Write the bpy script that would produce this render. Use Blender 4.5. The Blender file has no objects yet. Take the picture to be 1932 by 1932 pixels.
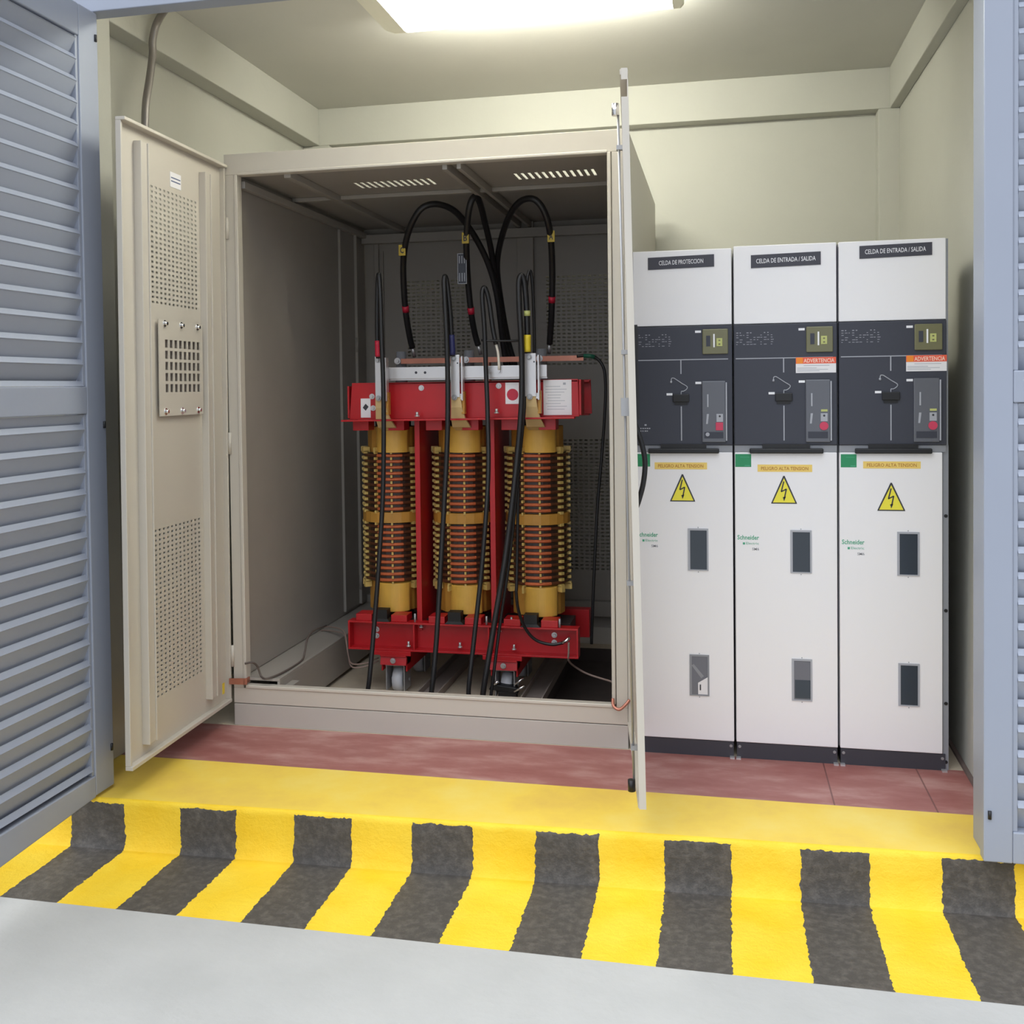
import bpy, bmesh, math, random
from mathutils import Vector, Matrix
random.seed(7)
SC = bpy.context.scene
COL = SC.collection
PI = math.pi

# ------------------------------------------------------------------ camera, sky, exposure
CAM = dict(c=(2.0201, -4.0676, 1.4161), yaw=0.2195, pit=0.028, rol=-0.0127, f=1978.59, px=918.56, py=786.50)
def cam_axes():
    y, p, r = CAM['yaw'], CAM['pit'], CAM['rol']
    fw = Vector((-math.sin(y)*math.cos(p), math.cos(y)*math.cos(p), -math.sin(p)))
    rt = Vector((math.cos(y), math.sin(y), 0)); up = rt.cross(fw)
    return rt*math.cos(r)+up*math.sin(r), -rt*math.sin(r)+up*math.cos(r), fw
RT, UP, FW = cam_axes()
CC = Vector(CAM['c'])
def at(x, y, ax, val):
    """world point on the real plane ax=val that the photo shows at pixel x, y"""
    d = FW + RT*((x-CAM['px'])/CAM['f']) - UP*((y-CAM['py'])/CAM['f'])
    i = 'xyz'.index(ax)
    return CC + d*((val-CC[i])/d[i])
cd = bpy.data.cameras.new('camera'); cam = bpy.data.objects.new('camera', cd); COL.objects.link(cam)
m = Matrix((RT, UP, -FW)).transposed().to_4x4(); m.translation = CC
cam.matrix_world = m
cd.sensor_fit = 'HORIZONTAL'; cd.sensor_width = 36
cd.lens = CAM['f']/1932*36
cd.shift_x = (966-CAM['px'])/1932; cd.shift_y = (CAM['py']-966)/1932
cd.clip_start = 0.05; cd.clip_end = 200
SC.camera = cam

w = bpy.data.worlds.new('overcast_sky'); SC.world = w; w.use_nodes = True
nt = w.node_tree; bg = nt.nodes['Background']
tc = nt.nodes.new('ShaderNodeTexCoord'); sx = nt.nodes.new('ShaderNodeSeparateXYZ')
cr = nt.nodes.new('ShaderNodeValToRGB'); dp = nt.nodes.new('ShaderNodeVectorMath'); dp.operation = 'DOT_PRODUCT'
nt.links.new(tc.outputs['Generated'], sx.inputs[0]); nt.links.new(sx.outputs['Z'], cr.inputs[0])
for pos, c in ((0.0, (0.27, 0.29, 0.325)), (0.22, (0.42, 0.46, 0.52)), (0.45, (0.92, 0.98, 1.06)), (1.0, (1.0, 1.06, 1.14))):
    e = cr.color_ramp.elements[0] if pos == 0 else (cr.color_ramp.elements[1] if pos == 1 else cr.color_ramp.elements.new(pos))
    e.position = pos; e.color = (*c, 1)
# the cloud cover is brightest high in front of the doorway
dp.inputs[1].default_value = Vector((-0.36, -0.66, 0.68)).normalized(); nt.links.new(tc.outputs['Generated'], dp.inputs[0])
mr = nt.nodes.new('ShaderNodeMapRange'); mr.inputs['From Min'].default_value = 0.15; mr.inputs['From Max'].default_value = 1.0
mr.inputs['To Min'].default_value = 0.50; mr.inputs['To Max'].default_value = 2.75
nt.links.new(dp.outputs['Value'], mr.inputs['Value']); nt.links.new(mr.outputs[0], bg.inputs['Strength'])
nt.links.new(cr.outputs[0], bg.inputs['Color'])
LAMP_STRENGTH = 5.2
SC.view_settings.view_transform = 'Standard'; SC.view_settings.look = 'None'
SC.view_settings.gamma = 1; SC.view_settings.use_curve_mapping = False
SC.view_settings.exposure = 0.42

# ------------------------------------------------------------------ materials
def lin(c): return tuple((v/255/12.92 if v/255 <= 0.04045 else ((v/255+0.055)/1.055)**2.4) for v in c)
MATS = {}
def mat(name, rgb, rough=0.5, metal=0.0, var=0.0, scale=8.0, bump=0.0, bscale=60.0, spec=0.5, alpha=1.0, emit=0.0, srgb=True, trans=0.0):
    mt = bpy.data.materials.new(name); mt.use_nodes = True
    n = mt.node_tree; b = n.nodes['Principled BSDF']
    c = lin(rgb) if srgb else rgb
    b.inputs['Base Color'].default_value = (*c, 1); b.inputs['Roughness'].default_value = rough
    b.inputs['Metallic'].default_value = metal; b.inputs['Specular IOR Level'].default_value = spec
    if alpha < 1: b.inputs['Alpha'].default_value = alpha
    if trans: b.inputs['Transmission Weight'].default_value = trans
    if emit: b.inputs['Emission Color'].default_value = (*c, 1); b.inputs['Emission Strength'].default_value = emit
    if var or bump:
        co = n.nodes.new('ShaderNodeTexCoord')
    if var:
        nz = n.nodes.new('ShaderNodeTexNoise'); nz.inputs['Scale'].default_value = scale; nz.inputs['Detail'].default_value = 6
        n.links.new(co.outputs['Object'], nz.inputs['Vector'])
        rp = n.nodes.new('ShaderNodeValToRGB')
        rp.color_ramp.elements[0].position = 0.3; rp.color_ramp.elements[1].position = 0.7
        rp.color_ramp.elements[0].color = (*[v*(1-var) for v in c], 1)
        rp.color_ramp.elements[1].color = (*[min(1, v*(1+var)) for v in c], 1)
        n.links.new(nz.outputs['Fac'], rp.inputs[0]); n.links.new(rp.outputs[0], b.inputs['Base Color'])
    if bump:
        nb = n.nodes.new('ShaderNodeTexNoise'); nb.inputs['Scale'].default_value = bscale; nb.inputs['Detail'].default_value = 4
        n.links.new(co.outputs['Object'], nb.inputs['Vector'])
        bp = n.nodes.new('ShaderNodeBump'); bp.inputs['Strength'].default_value = bump; bp.inputs['Distance'].default_value = 0.01
        n.links.new(nb.outputs['Fac'], bp.inputs['Height']); n.links.new(bp.outputs[0], b.inputs['Normal'])
    MATS[name] = mt
    return mt
wall_m = mat('cream_wall_paint', (192, 191, 181), 0.75, var=0.02, scale=3, bump=0.08, bscale=40)
ceil_m = mat('ceiling_paint', (206, 204, 196), 0.8, var=0.02, scale=2, bump=0.05, bscale=40)
encl_m = mat('beige_enamel', (196, 189, 177), 0.38, var=0.012, scale=2)
encl_in = mat('shaded_interior_paint', (156, 150, 142), 0.45, var=0.02)  # enclosure paint darkened to stand for the shade inside it
plinth_m = mat('grey_beige_enamel', (186, 180, 171), 0.4, var=0.01)
gate_m = mat('blue_grey_gate_paint', (150, 156, 170), 0.42, var=0.02, scale=3)
cellw_m = mat('white_enamel', (238, 236, 238), 0.4)
cellg_m = mat('grey_enamel', (140, 142, 148), 0.45)
dark_m = mat('dark_grey_panel', (62, 64, 74), 0.42, spec=0.35)
black_m = mat('black_plastic', (24, 24, 27), 0.45)
plinthd_m = mat('charcoal_plinth', (58, 58, 66), 0.45)
red_m = mat('red_enamel', (178, 22, 30), 0.38, var=0.04, scale=12)
yel_res = mat('amber_insulation', (214, 168, 74), 0.4, var=0.06, scale=14)
yel_dk = mat('brown_amber_board', (180, 130, 52), 0.5, var=0.06, scale=14)
copper_m = mat('copper_winding', (192, 100, 60), 0.4, metal=0.35, var=0.12, scale=30)
cu_bar = mat('copper_bar', (196, 132, 112), 0.4, metal=0.7, var=0.1, scale=20)
lacq_m = mat('lacquered_copper', (92, 54, 34), 0.35, metal=0.3, var=0.08, scale=30)
winddk = mat('dark_lacquer', (44, 28, 20), 0.4)
spacer_m = mat('pale_spacer_block', (196, 168, 96), 0.5)
tin_m = mat('tinned_metal', (205, 203, 204), 0.35, metal=0.6)
steel_m = mat('zinc_steel', (168, 168, 170), 0.4, metal=0.5)
chrome_m = mat('chrome', (230, 230, 232), 0.15, metal=1.0)
lead_m = mat('taped_lead', (206, 178, 128), 0.6, var=0.05)
cable_m = mat('black_cable', (26, 25, 27), 0.4)
redboot = mat('red_sleeve', (190, 30, 58), 0.45)
blueboot = mat('dark_blue_sleeve', (42, 44, 92), 0.45)
yelboot = mat('yellow_sleeve', (226, 200, 50), 0.45)
greensl = mat('green_sleeve', (28, 96, 72), 0.45)
whitelug = mat('white_sleeve', (222, 214, 200), 0.5)
wheel_m = mat('grey_rubber_wheel', (205, 206, 212), 0.45)
rubber_m = mat('black_rubber', (22, 20, 20), 0.6)
core_m = mat('core_steel', (52, 40, 40), 0.5)
tagyel = mat('yellow_tag', (190, 165, 60), 0.5)
label_w = mat('white_label', (232, 230, 232), 0.5)
ink_m = mat('dark_ink', (52, 52, 60), 0.5)
blueink = mat('blue_ink', (78, 92, 130), 0.5)
greyink = mat('pale_grey_print', (168, 170, 178), 0.5)
green_m = mat('green_sticker', (38, 140, 92), 0.45)
logo_m = mat('green_print', (74, 166, 130), 0.5)
yell_lab = mat('yellow_label', (238, 206, 112), 0.5)
olab_t = mat('orange_brown_print', (176, 110, 40), 0.5)
triy = mat('warning_yellow', (236, 224, 66), 0.45)
orange_m = mat('warning_orange', (232, 94, 66), 0.45)
orange2 = mat('warning_amber', (240, 140, 40), 0.45)
plate_m = mat('dark_nameplate', (62, 62, 72), 0.5)
white_p = mat('white_print', (238, 238, 242), 0.5)
win_dk = mat('dark_window', (52, 60, 70), 0.15, spec=0.6)
win_gr = mat('grey_window', (108, 108, 116), 0.2, spec=0.6)
olive_m = mat('olive_cover', (114, 112, 84), 0.25)
cover_m = mat('smoky_cover', (100, 102, 110), 0.22)
lime_m = mat('lime_label', (186, 190, 116), 0.5)
pinkred = mat('red_button', (200, 62, 92), 0.45)
filt_m = mat('grey_filter_mesh', (150, 142, 134), 0.9, var=0.15, scale=90)
conduit_m = mat('galvanised_conduit', (146, 140, 136), 0.4, metal=0.5)
conc_m = mat('bare_concrete_floor', (196, 182, 160), 0.85, var=0.08, scale=9, bump=0.2, bscale=50)
pit_m = mat('shade_pit_floor', (70, 60, 56), 0.9, var=0.1, scale=9)  # dark colour stands for the transformer's shade on the floor
rail_m = mat('floor_steel_channel', (150, 138, 130), 0.6, var=0.06)
lampend = mat('lamp_end_plastic', (225, 222, 205), 0.5)
diff_m = mat('lamp_diffuser', (251, 251, 238), 0.4, emit=LAMP_STRENGTH)
diffs_m = mat('lamp_diffuser_side', (251, 251, 238), 0.4, emit=LAMP_STRENGTH*11)
wire_m = mat('grey_wire', (150, 128, 118), 0.5)
facade_m = mat('facade_render', (212, 208, 196), 0.85, var=0.04, scale=4, bump=0.15)

def node(n, t, **k):
    x = n.nodes.new(t)
    for a, b in k.items(): setattr(x, a, b)
    return x
def math_n(n, op, a, b=None):
    x = node(n, 'ShaderNodeMath', operation=op)
    for i, v in enumerate((a, b)):
        if v is None: continue
        if isinstance(v, (int, float)): x.inputs[i].default_value = v
        else: n.links.new(v, x.inputs[i])
    return x.outputs[0]
def stripes_mat():
    """yellow paint with black bands, hand-painted wobbly edges, scuffs"""
    mt = bpy.data.materials.new('striped_kerb_paint'); mt.use_nodes = True
    n = mt.node_tree; b = n.nodes['Principled BSDF']
    co = node(n, 'ShaderNodeTexCoord'); sp = node(n, 'ShaderNodeSeparateXYZ'); n.links.new(co.outputs['Object'], sp.inputs[0])
    nz = node(n, 'ShaderNodeTexNoise'); nz.inputs['Scale'].default_value = 45; nz.inputs['Detail'].default_value = 5
    n.links.new(co.outputs['Object'], nz.inputs[0])
    wob = math_n(n, 'MULTIPLY', math_n(n, 'SUBTRACT', nz.outputs['Fac'], 0.5), 0.022)
    xs = math_n(n, 'ADD', sp.outputs['X'], wob)
    fr = math_n(n, 'FRACT', math_n(n, 'DIVIDE', math_n(n, 'ADD', xs, 4.31), 0.41))
    blk = math_n(n, 'LESS_THAN', fr, 0.495)
    zw = math_n(n, 'ADD', sp.outputs['Z'], wob)
    low = math_n(n, 'LESS_THAN', zw, -0.012)
    yy = math_n(n, 'GREATER_THAN', sp.outputs['Y'], -1.16)
    msk = math_n(n, 'MULTIPLY', math_n(n, 'MULTIPLY', blk, low), 1.0)
    n1 = node(n, 'ShaderNodeTexNoise'); n1.inputs['Scale'].default_value = 6; n1.inputs['Detail'].default_value = 8
    n.links.new(co.outputs['Object'], n1.inputs[0])
    ry = node(n, 'ShaderNodeValToRGB'); ry.color_ramp.elements[0].position = 0.3; ry.color_ramp.elements[1].position = 0.7
    ry.color_ramp.elements[0].color = (*lin((244, 200, 30)), 1); ry.color_ramp.elements[1].color = (*lin((250, 214, 60)), 1)
    n.links.new(n1.outputs['Fac'], ry.inputs[0])
    n2 = node(n, 'ShaderNodeTexNoise'); n2.inputs['Scale'].default_value = 40; n2.inputs['Detail'].default_value = 10; n2.inputs['Roughness'].default_value = 0.7
    n.links.new(co.outputs['Object'], n2.inputs[0])
    rb = node(n, 'ShaderNodeValToRGB'); e = rb.color_ramp.elements
    e[0].position = 0.45; e[0].color = (*lin((74, 70, 66)), 1); e[1].position = 0.72; e[1].color = (*lin((104, 98, 92)), 1)
    n.links.new(n2.outputs['Fac'], rb.inputs[0])
    mx = node(n, 'ShaderNodeMix', data_type='RGBA'); n.links.new(msk, mx.inputs[0])
    n.links.new(ry.outputs[0], mx.inputs[6]); n.links.new(rb.outputs[0], mx.inputs[7])
    n.links.new(mx.outputs[2], b.inputs['Base Color']); b.inputs['Roughness'].default_value = 0.6
    bp = node(n, 'ShaderNodeBump'); bp.inputs['Strength'].default_value = 0.5; bp.inputs['Distance'].default_value = 0.012
    n.links.new(n2.outputs['Fac'], bp.inputs['Height']); n.links.new(bp.outputs[0], b.inputs['Normal'])
    return mt
def yellow_mat():
    mt = bpy.data.materials.new('worn_yellow_paint'); mt.use_nodes = True
    n = mt.node_tree; b = n.nodes['Principled BSDF']
    co = node(n, 'ShaderNodeTexCoord')
    n1 = node(n, 'ShaderNodeTexNoise'); n1.inputs['Scale'].default_value = 2.2; n1.inputs['Detail'].default_value = 8; n1.inputs['Roughness'].default_value = 0.6
    n.links.new(co.outputs['Object'], n1.inputs[0])
    ry = node(n, 'ShaderNodeValToRGB'); e = ry.color_ramp.elements
    e[0].position = 0.32; e[0].color = (*lin((228, 190, 88)), 1); e[1].position = 0.68; e[1].color = (*lin((242, 216, 112)), 1)
    k = e.new(0.5); k.color = (*lin((240, 206, 84)), 1)
    n.links.new(n1.outputs['Fac'], ry.inputs[0]); n.links.new(ry.outputs[0], b.inputs['Base Color']); b.inputs['Roughness'].default_value = 0.5
    return mt
def redfloor_mat():
    mt = bpy.data.materials.new('dusty_red_floor_paint'); mt.use_nodes = True
    n = mt.node_tree; b = n.nodes['Principled BSDF']
    co = node(n, 'ShaderNodeTexCoord'); sp = node(n, 'ShaderNodeSeparateXYZ'); n.links.new(co.outputs['Object'], sp.inputs[0])
    mp = node(n, 'ShaderNodeMapping'); mp.inputs['Scale'].default_value = (1.0, 2.6, 1); n.links.new(co.outputs['Object'], mp.inputs[0])
    n1 = node(n, 'ShaderNodeTexNoise'); n1.inputs['Scale'].default_value = 3.2; n1.inputs['Detail'].default_value = 9; n1.inputs['Roughness'].default_value = 0.62
    n.links.new(mp.outputs[0], n1.inputs[0])
    ry = node(n, 'ShaderNodeValToRGB'); e = ry.color_ramp.elements
    e[0].position = 0.34; e[0].color = (*lin((150, 90, 84)), 1); e[1].position = 0.7; e[1].color = (*lin((186, 144, 136)), 1)
    k = e.new(0.5); k.color = (*lin((162, 106, 100)), 1)
    n.links.new(n1.outputs['Fac'], ry.inputs[0])
    # joints between the concrete bays
    j = None
    for x0, sl in ((2.385, 0.10), (2.71, 0.30)):
        d = math_n(n, 'ABSOLUTE', math_n(n, 'SUBTRACT', math_n(n, 'SUBTRACT', sp.outputs['X'], x0), math_n(n, 'MULTIPLY', sp.outputs['Y'], 0)))
        q = math_n(n, 'LESS_THAN', d, 0.0028); j = q if j is None else math_n(n, 'MAXIMUM', j, q)
    mx = node(n, 'ShaderNodeMix', data_type='RGBA'); n.links.new(math_n(n, 'MULTIPLY', j, 0.7), mx.inputs[0])
    n.links.new(ry.outputs[0], mx.inputs[6]); mx.inputs[7].default_value = (*lin((96, 56, 54)), 1)
    n.links.new(mx.outputs[2], b.inputs['Base Color']); b.inputs['Roughness'].default_value = 0.48
    return mt
stripe_m = stripes_mat(); yellow_m = yellow_mat(); redfl_m = redfloor_mat()
ground_m = mat('pale_concrete_pavement', (178, 177, 174), 0.85, var=0.07, scale=3, bump=0.2, bscale=30)

# ------------------------------------------------------------------ mesh helpers
ORG = {}
class MB:
    def __init__(s): s.bm = bmesh.new()
    def mark(s, mi):
        """everything added since the last mark takes material slot mi"""
        s.bm.faces.ensure_lookup_table(); n0 = getattr(s, 'n0', 0)
        for f in s.bm.faces[n0:]: f.material_index = mi
        s.n0 = len(s.bm.faces); return s
    def poly(s, pts, mi=0, smooth=False):
        f = s.bm.faces.new([s.bm.verts.new(p) for p in pts]); f.material_index = mi; f.smooth = smooth; return s
    def hexa(s, a, b):
        """closed solid between two equal loops a and b"""
        va = [s.bm.verts.new(p) for p in a]; vb = [s.bm.verts.new(p) for p in b]
        n = len(a); s.bm.faces.new(va[::-1]); s.bm.faces.new(vb)
        for i in range(n): s.bm.faces.new((va[i], va[(i+1) % n], vb[(i+1) % n], vb[i]))
        return s
    def box(s, x0, x1, y0, y1, z0, z1, bev=0.0):
        x0, x1 = sorted((x0, x1)); y0, y1 = sorted((y0, y1)); z0, z1 = sorted((z0, z1))
        v = [s.bm.verts.new(p) for p in ((x0,y0,z0),(x1,y0,z0),(x1,y1,z0),(x0,y1,z0),(x0,y0,z1),(x1,y0,z1),(x1,y1,z1),(x0,y1,z1))]
        fs = [s.bm.faces.new([v[i] for i in q]) for q in ((3,2,1,0),(4,5,6,7),(0,1,5,4),(1,2,6,5),(2,3,7,6),(3,0,4,7))]
        if bev:
            es = list({e for f in fs for e in f.edges})
            bmesh.ops.bevel(s.bm, geom=es, offset=bev, segments=2, affect='EDGES', profile=0.5)
        return s
    def prism(s, pts, d):
        """pts planar loop, extruded by vector d"""
        d = Vector(d); return s.hexa([Vector(p) for p in pts], [Vector(p)+d for p in pts])
    def tube(s, pts, r, seg=12, r2=None, cap=True):
        pts = [Vector(p) for p in pts]; n = len(pts); rings = []
        t = (pts[1]-pts[0]).normalized(); a = Vector((0,0,1)) if abs(t.z) < 0.9 else Vector((1,0,0))
        nn = t.cross(a).normalized()
        for i, p in enumerate(pts):
            t2 = (pts[min(i+1, n-1)]-pts[max(i-1, 0)]).normalized()
            nn = (nn - t2*nn.dot(t2)).normalized(); bb = t2.cross(nn)
            rr = r if r2 is None else r+(r2-r)*i/(n-1)
            rings.append([s.bm.verts.new(p+(nn*math.cos(2*PI*k/seg)+bb*math.sin(2*PI*k/seg))*rr) for k in range(seg)])
        for i in range(n-1):
            for k in range(seg):
                f = s.bm.faces.new((rings[i][k], rings[i][(k+1) % seg], rings[i+1][(k+1) % seg], rings[i+1][k])); f.smooth = True
        if cap: s.bm.faces.new(rings[0][::-1]); s.bm.faces.new(rings[-1])
        return s
    def cyl(s, c, ax, r, h, seg=24, r2=None):
        c = Vector(c); d = Vector({'x': (1,0,0), 'y': (0,1,0), 'z': (0,0,1)}[ax])*h
        return s.tube([c, c+d], r, seg, r2)
    def lathe(s, c, prof, seg=40, a0=0.0, a1=2*PI):
        """revolve (r, z) profile about the vertical axis through c"""
        c = Vector(c); full = abs(a1-a0-2*PI) < 1e-6; n = seg if full else seg+1
        rings = [[s.bm.verts.new(c+Vector((r*math.cos(a0+(a1-a0)*k/seg), r*math.sin(a0+(a1-a0)*k/seg), z))) for k in range(n)] for r, z in prof]
        m_ = len(prof)
        for i in range(m_):
            i2 = (i+1) % m_
            for k in range(seg if full else n-1):
                k2 = (k+1) % n
                try:
                    f = s.bm.faces.new((rings[i][k], rings[i][k2], rings[i2][k2], rings[i2][k])); f.smooth = False
                except ValueError: pass
        if not full:
            s.bm.faces.new([rings[i][0] for i in range(m_)]); s.bm.faces.new([rings[i][-1] for i in range(m_)][::-1])
        return s
    def build(s, name, mats, parent=None, bevel=0.0, solid=0.0, recalc=True, smooth_angle=None):
        if recalc: bmesh.ops.recalc_face_normals(s.bm, faces=s.bm.faces[:])
        org = ORG.get(parent, Vector()) if parent else None
        if org is None:
            bb = [v.co for v in s.bm.verts]
            org = Vector(((min(v.x for v in bb)+max(v.x for v in bb))/2, (min(v.y for v in bb)+max(v.y for v in bb))/2, min(v.z for v in bb)))
            if name.startswith(('floor', 'ground')): org = Vector()
        bmesh.ops.translate(s.bm, verts=s.bm.verts[:], vec=-org)
        me = bpy.data.meshes.new(name); s.bm.to_mesh(me); s.bm.free()
        for mm in (mats if isinstance(mats, (list, tuple)) else [mats]): me.materials.append(mm)
        o = bpy.data.objects.new(name, me); COL.objects.link(o); ORG[o] = org
        if parent: o.parent = parent
        else: o.location = org
        if solid:
            md = o.modifiers.new('thickness', 'SOLIDIFY'); md.thickness = solid; md.offset = 0
        if bevel:
            md = o.modifiers.new('edge', 'BEVEL'); md.width = bevel; md.segments = 2; md.limit_method = 'ANGLE'; md.angle_limit = 0.6
        return o
def tag(o, label, cat, group=None, kind=None):
    o['label'] = label
    if cat: o['category'] = cat
    if group: o['group'] = group
    if kind: o['kind'] = kind
    return o
def thing(name, loc, label, cat, group=None):
    o = bpy.data.objects.new(name, None); COL.objects.link(o); o.location = loc; ORG[o] = Vector(loc)
    o.empty_display_size = 0.1
    return tag(o, label, cat, group)
def struct(name, mb, m, label=None, cat=None, **k):
    o = mb.build(name, m, **k); o['kind'] = 'structure'
    if label: o['label'] = label
    if cat: o['category'] = cat
    return o
def smooth_path(P, n=8):
    """Catmull-Rom through P"""
    P = [Vector(p) for p in P]; Q = [2*P[0]-P[1]]+P+[2*P[-1]-P[-2]]; out = []
    for i in range(1, len(Q)-2):
        a, b, c, d = Q[i-1:i+3]
        for k in range(n):
            t = k/n
            out.append(0.5*((2*b)+(c-a)*t+(2*a-5*b+4*c-d)*t*t+(3*b-a-3*c+d)*t**3))
    out.append(P[-1]); return out
def text_mb(s, x0, x1, z, y, h, face='-y', slope=0.0, bold=0.0):
    """writing facing the camera side, cap height h, squeezed to run from x0 to x1"""
    cu = bpy.data.curves.new('writing', 'FONT'); cu.body = s; cu.size = 1; cu.extrude = 0.0; cu.offset = bold; cu.resolution_u = 2
    t = bpy.data.objects.new('writing', cu); COL.objects.link(t)
    dg = bpy.context.evaluated_depsgraph_get(); dg.update()
    me = bpy.data.meshes.new_from_object(t.evaluated_get(dg))
    bpy.data.objects.remove(t); bpy.data.curves.remove(cu)
    mb = MB(); mb.bm.from_mesh(me); bpy.data.meshes.remove(me)
    xs = [v.co.x for v in mb.bm.verts]; a, b = min(xs), max(xs)
    kx = (x1-x0)/(b-a); kz = h/0.70
    for v in mb.bm.verts:
        u = x0+(v.co.x-a)*kx
        v.co = Vector((u, y, z+v.co.y*kz+slope*(u-x0)))
    return mb
def rect_y(mb, x0, x1, z0, z1, y, t=0.001, slope=0.0):
    """thin plate lying on a front face at y"""
    s = slope*(x1-x0)
    a = [(x0, y, z0), (x1, y, z0+s), (x1, y, z1+s), (x0, y, z1)]
    return mb.prism(a, (0, -t, 0))
def lattice(mb, fn, u0, u1, v0, v1, nu, nv, hu, hv):
    """perforated sheet: nu x nv slots of size hu x hv spread over the rectangle; fn(u, v) gives the point"""
    def br(a, b, n, h):
        p = (b-a)/n; o = [a]
        for i in range(n): c = a+p*(i+0.5); o += [c-h/2, c+h/2]
        return o+[b]
    U, V = br(u0, u1, nu, hu), br(v0, v1, nv, hv)
    g = [[mb.bm.verts.new(fn(u, v)) for v in V] for u in U]
    for i in range(len(U)-1):
        for j in range(len(V)-1):
            if i % 2 == 1 and j % 2 == 1: continue
            mb.bm.faces.new((g[i][j], g[i+1][j], g[i+1][j+1], g[i][j+1]))
    return mb
def quad(mb, fn, u0, u1, v0, v1):
    return mb.poly([fn(u0, v0), fn(u1, v0), fn(u1, v1), fn(u0, v1)])

# ------------------------------------------------------------------ setting
XL, XR, YB, ZC, ZB = -0.272, 2.892, 1.778, 3.061, 2.848
WL, WR, WB = XL-0.10, XR+0.05, YB+0.10
def ky(x): return -0.835+0.033*(x+0.1)         # kerb line
YX = -0.42                                      # red / yellow paint line
fl = MB()
N = 60; xa, xb = -3.0, 6.0
prof = [(0.016, 0.0), (0.010, -0.001), (0.003, -0.006), (0.0, -0.022), (0.0, -0.08), (0.0, -0.145), (-0.012, -0.17)]
rows = []
for i in range(N*3+1):
    x = xa+(xb-xa)*i/(N*3); r_ = []
    for j, (dy, z) in enumerate(prof):
        wob = random.uniform(-0.0035, 0.0035) if 1 < j < 6 else 0
        r_.append(fl.bm.verts.new((x, ky(x)+dy+wob, z+(wob*0.6 if j in (2, 3) else 0))))
    rows.append(r_)
for a, b in zip(rows, rows[1:]):
    for j in range(len(prof)-1):
        f = fl.bm.faces.new((a[j], a[j+1], b[j+1], b[j])); f.material_index = 2; f.smooth = True
fl.poly([(xa, ky(xa)+0.016, 0), (xb, ky(xb)+0.016, 0), (xb, YX, 0), (xa, YX, 0)], 1)
fl.poly([(xa, YX, 0), (xb, YX, 0), (xb, -0.006, 0), (xa, -0.006, 0)], 0)
# bare concrete behind the red paint, with a shallow dark pit added for the shade inside the enclosure
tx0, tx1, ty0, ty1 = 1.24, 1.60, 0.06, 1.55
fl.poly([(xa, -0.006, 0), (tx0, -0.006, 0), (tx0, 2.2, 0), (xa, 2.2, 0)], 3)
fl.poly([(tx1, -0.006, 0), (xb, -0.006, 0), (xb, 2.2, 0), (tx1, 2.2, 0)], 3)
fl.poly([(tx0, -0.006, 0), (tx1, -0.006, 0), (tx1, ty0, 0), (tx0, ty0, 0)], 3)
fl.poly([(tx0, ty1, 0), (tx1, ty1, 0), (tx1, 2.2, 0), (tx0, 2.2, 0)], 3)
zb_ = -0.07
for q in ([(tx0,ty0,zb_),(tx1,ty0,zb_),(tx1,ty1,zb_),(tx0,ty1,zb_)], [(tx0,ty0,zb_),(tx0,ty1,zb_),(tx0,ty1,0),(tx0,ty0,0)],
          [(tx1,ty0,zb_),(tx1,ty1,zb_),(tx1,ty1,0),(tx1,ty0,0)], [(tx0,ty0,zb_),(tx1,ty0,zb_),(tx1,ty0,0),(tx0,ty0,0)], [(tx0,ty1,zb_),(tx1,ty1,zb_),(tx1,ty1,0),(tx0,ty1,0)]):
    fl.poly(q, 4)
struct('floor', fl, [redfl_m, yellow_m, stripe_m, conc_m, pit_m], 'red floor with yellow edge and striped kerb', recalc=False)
g = MB(); g.poly([(-25, -30, -0.17), (25, -30, -0.17), (25, -1.22, -0.17), (-25, -1.22, -0.17)], 0)
g.poly([(-25, -1.22, -0.17), (25, -1.22, -0.17), (25, 3, -0.17), (-25, 3, -0.17)], 1)
for f in g.bm.faces: f.normal_update()
struct('ground', g, [ground_m, stripe_m], 'pavement in front of the kerb', recalc=True)

T = 0.16
struct('wall_back', MB().box(WL-T, WR+T, WB, WB+T, 0, ZC+0.1), wall_m)
struct('wall_left', MB().box(WL-T, WL, -0.70, WB, 0, ZC+0.1), wall_m)
struct('wall_right', MB().hexa([(2.878, -0.60, 0), (WR+T, -0.60, 0), (WR+T, WB, 0), (2.925, WB, 0)], [(WR, -0.60, ZC+0.1), (WR+T, -0.60, ZC+0.1), (WR+T, WB, ZC+0.1), (WR, WB, ZC+0.1)]), wall_m)   # the masonry leans a little
struct('ceiling', MB().box(WL-T, WR+T, -0.70, WB+T, ZC, ZC+0.15), ceil_m)
struct('trim_1', MB().box(WL, XL, -0.39, YB, ZB, ZC, bev=0.004), wall_m)          # beams under the ceiling
struct('trim_2', MB().box(XR, WR, -0.60, YB, ZB, ZC, bev=0.004), wall_m)
struct('trim_3', MB().box(WL, WR, YB, WB, ZB, ZC, bev=0.004), wall_m)
struct('trim_4', MB().box(WL, XL, -0.70, -0.39, 0, ZC, bev=0.004), wall_m)        # columns
struct('trim_5', MB().box(2.835, WR, YB, WB, 0, ZB, bev=0.004), wall_m)
struct('baseboard_right', MB().hexa([(2.864, -0.60, 0), (2.885, -0.60, 0), (2.925, YB, 0), (2.905, YB, 0)], [(2.866, -0.60, 0.010), (2.885, -0.60, 0.010), (2.925, YB, 0.010), (2.907, YB, 0.010)]), mat('brown_joint_filler', (112, 96, 90), 0.8))
struct('trim_6', MB().box(WL, -0.21, YB, WB, 0, ZB, bev=0.004), wall_m)
struct('wall_front_left', MB().box(-4.5, XL-0.001, -0.72, -0.60, -0.16, 3.9), facade_m)
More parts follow.
